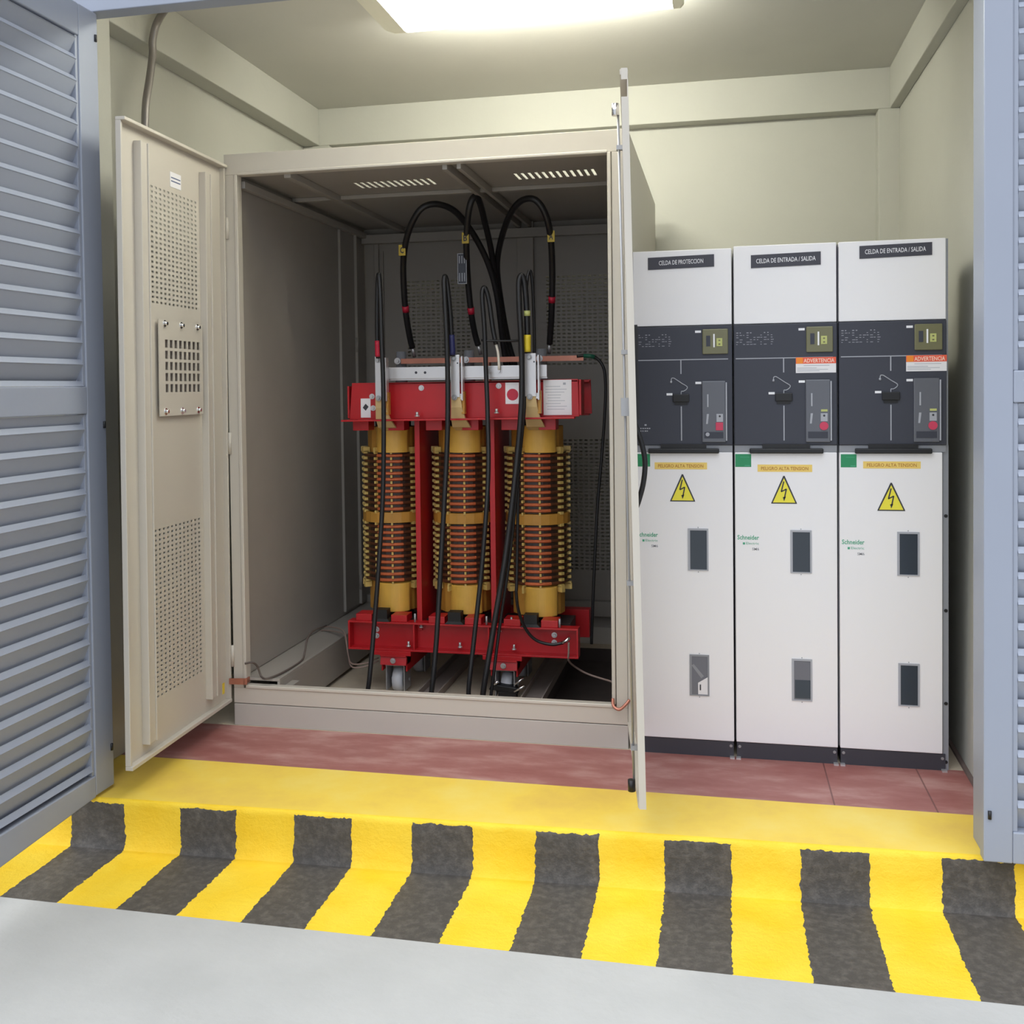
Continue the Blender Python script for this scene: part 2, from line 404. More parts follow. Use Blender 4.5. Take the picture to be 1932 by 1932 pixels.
struct('wall_front_right', MB().box(2.80, 7.0, -0.72, -0.60, -0.16, 3.9), facade_m)
struct('wall_front_top', MB().box(XL, 2.80, -0.72, -0.60, 2.86, 3.9), facade_m)
fr = MB()
fr.box(XL, -0.175, -0.735, -0.665, 0, 2.75); fr.box(2.777, 2.80, -0.745, -0.60, 0, 2.75); fr.box(XL, 2.80, -0.74, -0.665, 2.75, 2.86)
struct('door_1', fr, gate_m, 'blue-grey steel frame around the wide doorway', bevel=0.003)

# ------------------------------------------------------------------ louvred gate leaves
def gate_leaf(label, fn, width, ztop, zmid, zbot, zlow, zhigh, first, stile=0.112, place=None, droop=0.0):
    """fn(u, v, z): u along the leaf from its hinge, v towards the viewer"""
    t = thing('louvred_gate_leaf', place, label, 'gate', 'louvred gate leaves')
    TH = 0.045
    def bar(mb, u0, u1, z0, z1, v0=-TH, v1=0.0, d0=0.0, d1=0.0):
        a = [fn(u0, v0, z0+d0), fn(u1, v0, z0+d1), fn(u1, v1, z0+d1), fn(u0, v1, z0+d0)]
        b = [fn(u0, v0, z1), fn(u1, v0, z1), fn(u1, v1, z1), fn(u0, v1, z1)]
        return mb.hexa(a, b)
    f = MB(); bar(f, 0, stile, zlow, ztop); bar(f, width-stile, width, zlow-droop, ztop)
    bar(f, stile, width-stile, zhigh, ztop); bar(f, stile, width-stile, zmid[0], zmid[1]); bar(f, stile, width-stile, zlow, zbot, d0=-droop*0.1, d1=-droop)
    f.build('frame', gate_m, t, bevel=0.004)
    for z0, z1 in ((zbot, zmid[0]), (zmid[1], zhigh)):
        for q0 in (stile, width-stile-0.014):
            bd = MB(); bar(bd, q0, q0+0.014, z0, z1, -0.03, -0.006); bd.build('glazing_bead', gate_m, t, bevel=0.002)
    P = 0.0742
    for z0, z1 in ((zbot, zmid[0]), (zmid[1], zhigh)):
        lv = MB(); k0 = math.floor((first-z0)/P); z = first-k0*P
        while z < z1+0.03:
            u0, u1 = stile+0.014, width-stile-0.014
            # a folded blade: thin upright lip in front, sheet falling away behind it
            sec = [(-0.014, z+0.017), (-0.001, z-0.001), (-0.004, z-0.003), (-0.041, z-0.088), (-0.0435, z-0.086), (-0.010, z-0.002), (-0.018, z+0.016)]
            sec = [(v, min(max(q, z0+0.001), z1-0.001)) for v, q in sec]
            if max(q for v, q in sec)-min(q for v, q in sec) > 0.006:
                lv.hexa([fn(u0, v, q) for v, q in sec], [fn(u1, v, q) for v, q in sec])
            z += P
        lv.build('louvre_panel', gate_m, t)
    for z in ((ztop-0.09, zmid[0]-0.04, zlow+0.14) if droop else (zlow+0.14,)):
        MB().tube([fn(0.016, 0.0025, z-0.012), fn(0.016, 0.0025, z+0.012)], 0.005, 10).build('hinge_pin', black_m, t)
    return t
LX = -0.11
gate_leaf('blue-grey louvred gate leaf swung open on the left edge of the doorway', lambda u, v, z: Vector((LX+v, -0.728-u, z)), 1.25, 2.745, (1.342, 1.437), 0.083, 0.012, 2.635, 2.552,
          place=(LX-0.02, -1.35, 0.0), droop=0.05)
gate_leaf('blue-grey louvred gate leaf standing flat beside the white cabinets on the right', lambda u, v, z: Vector((2.762+u, -0.80-v, z)), 1.25, 2.745, (1.353, 1.446), 0.105, 0.012, 2.635, 2.478, stile=0.079,
          place=(3.38, -0.778, 0.0))

# ------------------------------------------------------------------ ceiling lamp
lamp = thing('ceiling_lamp', (1.25, 0.078, 2.96), 'long bright fluorescent lamp with wraparound diffuser on the ceiling', 'lamp')
MB().box(0.66, 1.85, -0.19, 0.345, 3.035, ZC, bev=0.005).build('housing', lampend, lamp)
def lamp_sec(x, k=1.0):
    c, h = 0.078, 0.298
    return [(x, c+d*h*k, z) for d, z in ((-1.0, 3.056), (-0.995, 2.985), (-0.95, 2.964), (-0.8, 2.957), (0.8, 2.957), (0.95, 2.964), (0.995, 2.985), (1.0, 3.056))]
df = MB().hexa(lamp_sec(0.70), lamp_sec(1.84))
for f in df.bm.faces:
    f.normal_update(); f.material_index = 1 if abs(f.normal.y) > 0.6 else 0
df.build('diffuser', [diff_m, diffs_m], lamp)
for x0, x1, x2 in ((0.70, 0.645, 0.622), (1.84, 1.87, 1.885)):
    e_ = MB(); e_.hexa(lamp_sec(x0), lamp_sec(x1)); e_.hexa(lamp_sec(x1), lamp_sec(x2, 0.86)); e_.build('end_cap', lampend, lamp)

# ------------------------------------------------------------------ conduit
pts = [at(274, 262, 'x', -0.25), at(275, 200, 'x', -0.25), at(282, 150, 'x', -0.25), at(288, 104, 'x', -0.248), at(288, 76, 'x', -0.245), at(297, 42, 'x', -0.225)]
pts += [at(318, 13, 'z', 3.035), at(352, 1, 'z', 3.035), at(420, -12, 'z', 3.035), at(560, -35, 'z', 3.035)]
low = pts[0].copy(); low.z = 1.2
tag(MB().tube(smooth_path([low, Vector((low.x, low.y, 2.2))]+pts, 8), 0.0155, 14).build('conduit', conduit_m), 'grey bent metal conduit running from ceiling down left wall', 'conduit')

# ------------------------------------------------------------------ transformer enclosure
W, H, D = 1.661, 2.402, 1.70
en = thing('transformer_enclosure', (W/2, D/2, 0), 'tall beige steel enclosure standing open around the red transformer', 'enclosure')
p = MB(); p.box(0.0, W, 0.0, 0.05, 0, 0.092); p.box(0, 0.05, 0.05, D, 0, 0.092); p.box(W-0.05, W, 0.05, D, 0, 0.092); p.box(0.05, W-0.05, D-0.05, D, 0, 0.092)
p.build('plinth', plinth_m, en, bevel=0.002)
s_ = MB(); s_.box(0.0, W, 0.0, 0.02, 0.095, 0.160); s_.box(0.055, W-0.055, -0.006, 0.03, 0.160, 0.174, bev=0.003)
s_.build('sill', encl_m, en, bevel=0.0015)
st = MB(); st.box(0, 0.045, 0, 0.03, 0.16, H-0.086); st.box(0.045, 0.06, -0.006, 0.04, 0.174, H-0.086, bev=0.003)
st.build('front_post', encl_m, en, bevel=0.002)
st = MB(); st.box(W-0.045, W, 0, 0.03, 0.16, H-0.086); st.box(W-0.062, W-0.047, -0.006, 0.04, 0.174, H-0.086, bev=0.003)
st.build('front_post', encl_m, en, bevel=0.002)
hd = MB(); hd.box(0, W, 0, 0.03, H-0.086, H); hd.box(0.06, W-0.06, -0.006, 0.04, H-0.090, H-0.078, bev=0.003)
hd.build('top_rail', encl_m, en, bevel=0.003)
# roof with two slotted vents
rf = MB(); zr = H-0.075
vents = ((0.435, 0.80, 0.335, 0.495), (1.155, 1.515, 0.33, 0.475))
fnr = lambda u, v: Vector((u, v, zr))
quad(rf, fnr, 0.02, W-0.02, 0.03, 0.33); quad(rf, fnr, 0.02, W-0.02, 0.50, D)
quad(rf, fnr, 0.02, 0.435, 0.33, 0.50); quad(rf, fnr, 0.80, 1.155, 0.33, 0.50); quad(rf, fnr, 1.515, W-0.02, 0.33, 0.50)
lattice(rf, fnr, 0.435, 0.80, 0.33, 0.50, 12, 1, 0.013, 0.13); lattice(rf, fnr, 1.155, 1.515, 0.33, 0.50, 12, 1, 0.013, 0.13)
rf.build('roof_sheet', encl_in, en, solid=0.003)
rb = MB()
rb.box(0.255, 0.285, 0.03, D-0.06, zr-0.03, zr-0.002); rb.box(0.935, 0.955, 0.03, D-0.06, zr-0.035, zr-0.002); rb.box(0.995, 1.012, 0.03, D-0.06, zr-0.035, zr-0.002)
rb.box(0.04, 0.07, 0.05, D-0.06, zr-0.06, zr-0.03); rb.box(0.04, W-0.04, 0.62, 0.65, zr-0.02, zr-0.002); rb.box(0.04, W-0.04, D-0.10, D-0.06, zr-0.09, zr-0.04)
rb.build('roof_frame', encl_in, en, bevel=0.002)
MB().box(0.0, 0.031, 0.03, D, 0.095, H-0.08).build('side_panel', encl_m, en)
MB().box(0.0315, 0.035, 0.042, D-0.035, 0.202, H-0.08).build('shaded_side_face', encl_in, en)  # thin sheet added to carry the shaded interior colour
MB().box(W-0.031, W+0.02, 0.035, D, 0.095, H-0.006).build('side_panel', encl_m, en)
MB().box(W-0.035, W-0.0315, 0.042, D-0.035, 0.202, H-0.08).build('shaded_side_face', encl_in, en)
# rear wall with perforated fields
bk = MB(); yb_ = D-0.03; fnb = lambda u, v: Vector((u, yb_, v))
quad(bk, fnb, 0.035, W-0.035, 2.03, zr)
quad(bk, fnb, 0.035, 0.28, 1.53, 2.03); lattice(bk, fnb, 0.28, 0.655, 1.53, 2.03, 13, 24, 0.017, 0.009); quad(bk, fnb, 0.655, 1.08, 1.53, 2.03)
lattice(bk, fnb, 1.08, 1.455, 1.53, 2.03, 13, 24, 0.017, 0.009); quad(bk, fnb, 1.455, W-0.035, 1.53, 2.03)
quad(bk, fnb, 0.035, W-0.035, 1.13, 1.53)
quad(bk, fnb, 0.035, 0.28, 0.40, 1.13); lattice(bk, fnb, 0.28, 0.655, 0.40, 1.13, 13, 36, 0.017, 0.009); quad(bk, fnb, 0.655, 1.08, 0.40, 1.13)
lattice(bk, fnb, 1.08, 1.455, 0.40, 1.13, 13, 36, 0.017, 0.009); quad(bk, fnb, 1.455, W-0.035, 0.40, 1.13)
quad(bk, fnb, 0.035, W-0.035, 0.05, 0.40)
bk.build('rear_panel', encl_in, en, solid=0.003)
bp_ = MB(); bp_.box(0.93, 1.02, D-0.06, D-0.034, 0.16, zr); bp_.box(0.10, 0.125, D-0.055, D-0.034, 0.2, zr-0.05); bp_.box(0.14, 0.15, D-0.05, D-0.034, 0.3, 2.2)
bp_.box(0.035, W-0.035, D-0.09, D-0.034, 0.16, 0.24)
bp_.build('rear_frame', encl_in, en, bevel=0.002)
sp_ = MB(); sp_.box(0.036, 0.05, 1.235, 1.25, 0.22, zr-0.06); sp_.box(0.036, 0.06, 1.46, 1.475, 0.22, zr-0.06); sp_.box(0.036, 0.045, 1.252, 1.46, 0.22, zr-0.06)
for z in (0.30, 1.33, 1.62): sp_.cyl((0.055, 1.462, z), 'z', 0.008, 0.08, 10)
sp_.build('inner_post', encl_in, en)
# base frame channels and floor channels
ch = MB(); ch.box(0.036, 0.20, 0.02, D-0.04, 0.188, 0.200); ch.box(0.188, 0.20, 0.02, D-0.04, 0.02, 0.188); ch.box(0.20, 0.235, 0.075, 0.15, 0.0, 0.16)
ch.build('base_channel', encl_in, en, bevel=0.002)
def bolt(c, parent, r=0.008, ax='y', h=-0.006, m=None):
    b = MB(); c = Vector(c); d = {'x': Vector((1,0,0)), 'y': Vector((0,1,0)), 'z': Vector((0,0,1))}[ax]
    b.tube([c, c+d*h*0.4], r*1.6, 16); b.tube([c+d*h*0.4, c+d*h*1.7], r*0.95, 6)
    return b.build('bolt', m or tin_m, parent)
# --- left door (stands open at a right angle, inner side towards us)
YF = -0.822
def dl(u, v, t=0.0):            # u: y, v: z, t: depth towards the room
    return Vector((t-0.0+(-0.005), u, v))
ld = MB(); fnl = lambda u, v: dl(u, v, -0.018)
z0, z1 = 0.115, 2.345
ua, ub = YF+0.012, -0.016
quad(ld, fnl, ua, ub, 2.172, z1); quad(ld, fnl, ua, -0.603, 1.735, 2.172); lattice(ld, fnl, -0.603, -0.225, 1.735, 2.172, 12, 24, 0.0165, 0.0078); quad(ld, fnl, -0.225, ub, 1.735, 2.172)
quad(ld, fnl, ua, -0.56, 1.36, 1.735); quad(ld, fnl, -0.56, -0.235, 1.65, 1.735); quad(ld, fnl, -0.235, ub, 1.36, 1.735)
quad(ld, fnl, ua, ub, 0.915, 1.36); quad(ld, fnl, ua, -0.61, 0.285, 0.915); lattice(ld, fnl, -0.61, -0.227, 0.285, 0.915, 12, 35, 0.0165, 0.0078); quad(ld, fnl, -0.227, ub, 0.285, 0.915)
quad(ld, fnl, ua, ub, z0, 0.285)
door = ld.build('door', encl_m, en, solid=0.004); door['label'] = 'left door swung open, with two perforated fields'
fg = MB()
fg.box(-0.0265, -0.006, YF, YF+0.012, 0.1151, 2.3449); fg.box(-0.0265, 0.000, -0.016, -0.004, 0.1151, 2.3449); fg.box(-0.0265, 0.010, YF, -0.004, 2.345, 2.357); fg.box(-0.0265, 0.002, YF, -0.004, 0.10, 0.115)
fg.build('door_edge', encl_m, door, bevel=0.002)
for u0, u1, a, b in ((-0.712, -0.652, 0.155, 2.30), (-0.205, -0.148, 0.167, 2.29)):
    r_ = MB(); r_.box(-0.022, 0.008, u0, u0+0.008, a, b); r_.box(-0.022, 0.008, u1-0.008, u1, a, b); r_.box(-0.022, 0.003, u0+0.008, u1-0.008, a, b)
    r_.build('door_stiffener', encl_m, door, bevel=0.002)
fp = MB(); fnf = lambda u, v: dl(u, v, -0.004)
quad(fp, fnf, -0.575, -0.22, 1.615, 1.682); quad(fp, fnf, -0.575, -0.22, 1.325, 1.408)
quad(fp, fnf, -0.575, -0.535, 1.408, 1.615); quad(fp, fnf, -0.24, -0.22, 1.408, 1.615); lattice(fp, fnf, -0.535, -0.24, 1.408, 1.615, 8, 5, 0.024, 0.030)
fp.build('filter_grille', encl_m, door, solid=0.003)
MB().box(-0.0205, -0.0190, -0.56, -0.235, 1.36, 1.65).build('filter_pad', filt_m, door)
for u in (-0.53, -0.40, -0.265):
    for z in (1.668, 1.342): bolt((-0.009, u, z), door, 0.008, 'x', 0.008, chrome_m)
lb = MB(); lb.box(-0.0215, -0.0195, -0.446, -0.360, 2.188, 2.245); lb.mark(0)
for z in (2.222, 2.209): lb.box(-0.0195, -0.0190, -0.440, -0.366, z, z+0.004)
lb.mark(1); st_ = lb.build('sticker', [label_w, blueink], door); st_['label'] = 'white sticker with blue printed lines'
for z in (2.05, 1.15, 0.25):
    MB().tube([(0.005, -0.004, z), (0.005, -0.004, z+0.09)], 0.007, 12).build('hinge', encl_m, door)
# earth strap and tag
es = MB(); es.prism([at(432, 1280, 'y', -0.03), at(466, 1280, 'y', -0.03), at(466, 1292, 'y', -0.03), at(432, 1291, 'y', -0.03)], (0, 0.003, 0))
es.prism([(0.058, -0.03, 0.182), (0.064, -0.03, 0.182), (0.064, 0.02, 0.182), (0.058, 0.02, 0.182)], (0, 0, 0.022))
es.build('earth_strap', cu_bar, en)
a_ = at(421, 1290, 'x', 0.004)
MB().box(0.004, 0.006, a_.y, a_.y+0.018, a_.z-0.045, a_.z).build('earth_tag', yelboot, door)
th = 0.034; hl = Vector((0.0, -0.004, 1.25))-Vector((W/2, D/2, 0))
door.rotation_euler = (0, 0.0070, th); rm = door.rotation_euler.to_matrix(); door.location = hl-rm@hl
# --- right door (seen edge-on)
PB0, PT0, PB1, PT1 = Vector((W+0.012, -0.004, 0.098)), Vector((W+0.012, -0.004, 2.357)), Vector((1.776, -0.817, 0.098)), Vector((1.739, -0.822, 2.386))
def dr(u, v, n=0.0):            # u 0..1 from the hinge, v 0..1 upward, n outward
    q = (PB0*(1-u)+PB1*u)*(1-v)+(PT0*(1-u)+PT1*u)*v
    d_ = (PB1-PB0).lerp(PT1-PT0, v); nn = Vector((-d_.y, d_.x, 0)).normalized()
    return q+nn*n
def dbox(mb, u0, u1, v0, v1, n0, n1):
    return mb.hexa([dr(u0, v0, n0), dr(u1, v0, n0), dr(u1, v0, n1), dr(u0, v0, n1)], [dr(u0, v1, n0), dr(u1, v1, n0), dr(u1, v1, n1), dr(u0, v1, n1)])
rd = MB(); fn_ = lambda u, v: dr(u, v, 0.009)
quad(rd, fn_, 0.02, 0.985, 0.0, 0.09); quad(rd, fn_, 0.02, 0.27, 0.09, 0.36); lattice(rd, fn_, 0.27, 0.73, 0.09, 0.36, 12, 30, 0.022, 0.0042); quad(rd, fn_, 0.73, 0.985, 0.09, 0.36)
quad(rd, fn_, 0.02, 0.985, 0.36, 0.73); quad(rd, fn_, 0.02, 0.27, 0.73, 0.92); lattice(rd, fn_, 0.27, 0.73, 0.73, 0.92, 12, 24, 0.022, 0.0042); quad(rd, fn_, 0.73, 0.985, 0.73, 0.92)
quad(rd, fn_, 0.02, 0.985, 0.92, 1.0)
rdoor = rd.build('door', encl_m, en, solid=0.003); rdoor['label'] = 'right door swung open, seen along its edge'
re_ = MB(); dbox(re_, 0.986, 1.0, 0.0, 0.962, -0.011, 0.011); dbox(re_, 0.986, 1.0, 0.985, 1.0, -0.010, 0.010); dbox(re_, 0.986, 1.0, 0.962, 0.985, 0.008, 0.011)
dbox(re_, 0.0, 0.02, 0.0, 1.0, -0.011, 0.011); dbox(re_, 0.02, 0.986, 0.993, 1.0, -0.014, 0.011); dbox(re_, 0.02, 0.986, 0.0, 0.007, -0.014, 0.011)
re_.build('door_edge', encl_m, rdoor)
ro = MB(); ro.tube([dr(0.90, 0.015, -0.022), dr(0.90, 0.5, -0.022), dr(0.90, 0.955, -0.022)], 0.004, 10)
for v in (0.07, 0.30, 0.62, 0.90): dbox(ro, 0.885, 0.915, v, v+0.006, -0.030, 0.009)
dbox(ro, 0.87, 0.93, 0.535, 0.56, -0.035, 0.009)
ro.build('locking_rod', steel_m, rdoor)
for v, sg in ((0.955, chrome_m), (0.02, black_m)):
    rr = MB(); rr.tube([dr(0.905, v-0.008, -0.030), dr(0.905, v+0.008, -0.030)], 0.012, 12); rr.build('rod_roller', sg, rdoor)
hp = [at(x, y, 'y', -0.70) for x, y in ((1190, 775), (1200, 805), (1211, 838), (1217, 872), (1214, 910), (1205, 945), (1196, 968))]
hb = MB(); hb.tube(smooth_path(hp, 6), 0.0085, 12); hb.hexa([dr(0.80, 0.53, 0.011), dr(0.92, 0.53, 0.011), dr(0.92, 0.53, 0.022), dr(0.80, 0.53, 0.022)], [dr(0.80, 0.66, 0.011), dr(0.92, 0.66, 0.011), dr(0.92, 0.66, 0.022), dr(0.80, 0.66, 0.022)])
hd_ = hb.build('door_handle', black_m, rdoor); hd_['label'] = 'black curved door handle'
eb = MB(); eb.tube(smooth_path([(1.603, -0.012, 0.20), (1.607, -0.025, 0.175), (1.63, -0.034, 0.165), (1.655, -0.03, 0.185), (1.668, -0.02, 0.20)], 5), 0.006, 8)
eb.build('earth_strap', cu_bar, en)

# ------------------------------------------------------------------ transformer
YCN = 0.74
tr = thing('transformer', (0.87, YCN, 0), 'red framed dry transformer with three copper and amber coils on casters', 'transformer')
CX = (0.487, 0.836, 1.186)
# core and clamps
co_ = MB(); co_.box(0.40, 1.345, YCN-0.09, YCN+0.09, 1.275, 1.43); co_.box(0.40, 1.345, YCN-0.09, YCN+0.09, 0.215, 0.335)
for cx in CX: co_.cyl((cx, YCN, 0.33), 'z', 0.085, 0.95, 24)
co_.build('core', core_m, tr)
for y0, sgn in ((0.505, -1), (2*YCN-0.505, 1)):
    c_ = MB()
    xa_, xb_ = (0.366, 1.412)
    c_.prism([(0.352, y0, 1.276), (1.415, y0, 1.284), (1.411, y0, 1.449), (0.366, y0, 1.439)], (0, -sgn*0.008, 0))
    c_.prism([(0.330, y0, 1.268), (1.40, y0, 1.276), (1.40, y0+sgn*0.055, 1.276), (0.330, y0+sgn*0.055, 1.268)], (0, 0, 0.008))
    c_.box(0.366, 1.41, y0, y0-sgn*0.06, 1.436, 1.444)
    if sgn < 0: c_.box(1.4155, 1.425, y0-0.004, y0+0.10, 1.29, 1.446); c_.box(0.343, 0.3515, y0+0.001, y0+0.10, 1.282, 1.43)
    c_.build('upper_clamp', red_m, tr, bevel=0.0015)
    c_ = MB(); yw = y0-sgn*0.055; xl_, xr_ = (0.328, 1.400)
    c_.box(xl_, xr_, yw, yw-sgn*0.008, 0.212, 0.345); c_.box(xl_, xr_, y0, yw, 0.337, 0.345); c_.box(xl_, xr_, y0, yw, 0.212, 0.220)
    c_.box(xl_, xl_+0.008, y0, yw, 0.220, 0.337); c_.box(xr_-0.008, xr_, y0, yw, 0.220, 0.337)
    for x in (0.64, 0.99): c_.box(x, x+0.007, y0+0.004*-sgn, yw, 0.220, 0.337)
    c_.build('lower_clamp', red_m, tr, bevel=0.0012)
for x in (0.652, 1.003):
    tp = MB(); tp.box(x, x+0.014, 0.56, 2*YCN-0.56, 0.30, 1.30); tp.box(x-0.004, x+0.020, 0.552, 0.56, 0.30, 1.30); tp.build('tie_plate', red_m, tr, bevel=0.0015)
for cx in CX:
    for z0_, z1_ in ((1.225, 1.276), (0.345, 0.376)):
        for dx in (-0.085, 0.085):
            MB().box(cx+dx-0.038, cx+dx+0.038, 0.515, 0.60, z0_, z1_, bev=0.002).build('pressure_block', red_m, tr)
    b_ = MB(); b_.box(cx-0.030, cx+0.030, 0.508, 0.56, 0.355, 0.40); b_.hexa([(cx-0.045, 0.503, 0.346), (cx+0.045, 0.503, 0.346), (cx+0.045, 0.56, 0.346), (cx-0.045, 0.56, 0.346)], [(cx-0.031, 0.507, 0.358), (cx+0.031, 0.507, 0.358), (cx+0.031, 0.56, 0.358), (cx-0.031, 0.56, 0.358)])
    b_.build('rubber_support', rubber_m, tr)
# coils
ZU = [1.104-0.0278*i for i in range(10)]; ZL = [0.771-0.0278*i for i in range(10)]
for cx in CX:
    c0 = (cx, YCN, 0)
    tb = MB().lathe(c0, [(0.122, 0.372), (0.122, 1.236), (0.112, 1.236), (0.112, 0.372)], 14)
    coil = tb.build('coil', yel_dk, tr); coil['label'] = 'amber tube wound with copper discs'
    wd = MB(); dk = MB(); af, ag = math.radians(-106), math.radians(-56)
    pf = lambda z, k=1.0: [(r, z+q*k) for r, q in ((0.118, -0.0070), (0.140, -0.0070), (0.144, -0.003), (0.144, 0.003), (0.140, 0.0070), (0.118, 0.0070))]
    for z in ZU+ZL: wd.lathe(c0, pf(z), 32, ag, af+2*PI)
    wd.build('winding', lacq_m, coil)
    for zs in (ZU, ZL):
        we = MB()
        for z in zs: we.lathe(c0, pf(z), 8, af, ag)
        we = we.build('bare_winding', copper_m, coil); we['label'] = 'bare copper strip at the front of the winding'
    dk.lathe(c0, [(0.119, 0.512), (0.136, 0.512), (0.136, 0.785), (0.119, 0.785)], 36); dk.lathe(c0, [(0.119, 0.842), (0.136, 0.842), (0.136, 1.118), (0.119, 1.118)], 36)
    dk.build('winding_core', winddk, coil)
    bd = MB().lathe(c0, [(0.120, 0.790), (0.150, 0.790), (0.150, 0.838), (0.120, 0.838)], 24); bd.build('middle_band', yel_dk, coil)
    for ang in (-172, -142, -108, -77, -34, 2, 90, 50, 130):
        a = math.radians(ang); cmb = MB(); ax_, ay_ = math.cos(a), math.sin(a)
        tv = Vector((-ay_, ax_, 0)); rv = Vector((ax_, ay_, 0)); b0 = Vector(c0)
        wdt = 0.0045 if ang in (-108, -77) else 0.0105
        l = [b0+rv*r1+tv*s1 for r1, s1 in ((0.1225, -wdt*0.6), (0.131, -wdt*0.6), (0.131, wdt*0.6), (0.1225, wdt*0.6))]
        cmb.hexa([q+Vector((0, 0, 0.478)) for q in l], [q+Vector((0, 0, 1.142)) for q in l])
        cmb.mark(1)
        for z in [q-0.0139 for q in ZU]+[q-0.0139 for q in ZL]+[1.118, 0.785]:
            l = [b0+rv*r1+tv*s1 for r1, s1 in ((0.130, -wdt), (0.153, -wdt), (0.153, wdt), (0.130, wdt))]
            cmb.hexa([q+Vector((0, 0, z-0.0062)) for q in l], [q+Vector((0, 0, z+0.0062)) for q in l])
        for za, zb2 in ((1.118, 1.142), (0.478, 0.506)):
            l = [b0+rv*r1+tv*s1 for r1, s1 in ((0.123, -wdt), (0.156, -wdt), (0.156, wdt), (0.123, wdt))]
            cmb.hexa([q+Vector((0, 0, za)) for q in l], [q+Vector((0, 0, zb2)) for q in l])
        cmb.mark(0); cmb.build('spacer_comb', [spacer_m, winddk], coil)
    # paler bulged insulation at the front of both coil ends
    for za, zb2 in ((1.118, 1.240), (0.374, 0.506)):
        s2 = MB(); n_ = 18; loop = []
        for k in range(n_+1):
            a = PI+0.35+(PI-0.7)*k/n_; loop.append((cx+0.027+0.080*math.cos(a), YCN-0.088+0.068*math.sin(a)))
        loop = loop+[(cx+0.101, YCN-0.06), (cx-0.047, YCN-0.06)]
        s2.hexa([(x, y, za) for x, y in loop], [(x, y, zb2) for x, y in loop])
        s2.build('end_collar', yel_res, coil, bevel=0.003)
# low-voltage terminals
TX = ((0.508, 0.546), (0.858, 0.898), (1.191, 1.240))
for (x0, x1), cx in zip(TX, CX):
    t_ = MB(); t_.box(x0, x1, 0.418, 0.424, 1.375, 1.562, bev=0.001); t_.box(x1+0.006, x1+0.012, 0.424, 0.46, 1.36, 1.555); t_.box(x0+0.004, x1+0.006, 0.424, 0.430, 1.365, 1.39)
    tm = t_.build('terminal_bar', tin_m, tr)
    for z in (1.545, 1.374): bolt(((x0+x1)/2-0.004, 0.418, z), tm, 0.008, 'y', -0.007, steel_m)
    MB().cyl((x1-0.008, 0.4185, 1.525), 'y', 0.0035, -0.001, 12).build('hole', ink_m, tm)
    xm = (x0+x1)/2
    ld_ = MB()
    sec = [(xm-0.020, xm+0.021, 0.420, 1.385), (xm-0.023, xm+0.026, 0.430, 1.33), (xm-0.031, xm+0.034, 0.455, 1.28), (xm-0.036, xm+0.046, 0.500, 1.24), (xm-0.040, xm+0.050, 0.575, 1.222)]
    for (a, b, y, z), (a2, b2, y2, z2) in zip(sec, sec[1:]):
        ld_.hexa([(a, y, z), (b, y, z), (b, y+0.012, z+0.004), (a, y+0.012, z+0.004)], [(a2, y2, z2), (b2, y2, z2), (b2, y2+0.012, z2+0.004), (a2, y2+0.012, z2+0.004)])
    ld_.build('terminal_lead', lead_m, tr)
    MB().box(x1+0.002, x1+0.016, 0.44, 0.47, 1.30, 1.40).build('lead_insulator', yel_dk, tr)
nb = MB(); nb.box(0.552, 1.280, 0.466, 0.474, 1.460, 1.512, bev=0.001); nb.box(0.552, 1.28, 0.474, 0.505, 1.453, 1.460)
nbar = nb.build('neutral_bar', tin_m, tr)
for px_, py_ in ((785, 703), (802, 703)):
    c = at(px_, py_, 'y', 0.466); MB().cyl((c.x, 0.4662, c.z), 'y', 0.006, -0.001, 14).build('hole', ink_m, nbar)
for px_ in (925, 942):
    c = at(px_, 700, 'y', 0.466); bolt((c.x, 0.466, c.z), nbar, 0.008, 'y', -0.008)
# labels and bolts on the clamps
lbm = MB(); a, b = at(680, 752, 'y', 0.50), at(699, 788, 'y', 0.50); rect_y(lbm, a.x, b.x, b.z, a.z, 0.5045); l1 = lbm.build('warning_label', label_w, tr)
c = (a+b)/2
MB().prism([(c.x, 0.5034, c.z+0.020), (c.x+0.014, 0.5034, c.z+0.006), (c.x, 0.5034, c.z-0.012), (c.x-0.014, 0.5034, c.z+0.002)], (0, -0.0006, 0)).build('printed_mark', ink_m, l1)
lbm = MB(); a, b = at(953, 722, 'y', 0.50), at(979, 762, 'y', 0.50); rect_y(lbm, a.x, b.x, b.z, a.z, 0.5045); l1 = lbm.build('warning_label', label_w, tr)
c = (a+b)/2
dsc = MB(); dsc.tube([(c.x+0.002, 0.5035, c.z-0.006), (c.x+0.002, 0.5028, c.z-0.006)], 0.026, 26); dsc.build('printed_mark', redboot, l1)
lbm = MB(); a, b = at(1024, 717, 'y', 0.49), at(1078, 783, 'y', 0.49); rect_y(lbm, a.x, b.x, b.z, a.z, 0.5045, 0.002, 0.0); l1 = lbm.build('rating_plate', label_w, tr)
pm = MB()
for i in range(9):
    z = a.z-0.03-i*0.0125; k0 = random.uniform(0.008, 0.02); k1 = random.uniform(0.02, 0.05); rect_y(pm, a.x+k0, b.x-k1, z, z+0.0022, 0.5026, 0.0004)
rect_y(pm, a.x+0.088, a.x+0.100, a.z-0.022, a.z-0.012, 0.5026, 0.0004)
pm.build('printed_line', greyink, l1)
for px_, py_ in ((702, 748), (704, 770), (795, 732), (941, 728)): bolt(at(px_, py_, 'y', 0.505), tr, 0.008)
for px_, py_ in ((787, 786), (937, 780)): bolt(at(px_, py_, 'y', 0.46)+Vector((0, 0, 0.0)), tr, 0.007, 'z', 0.012)
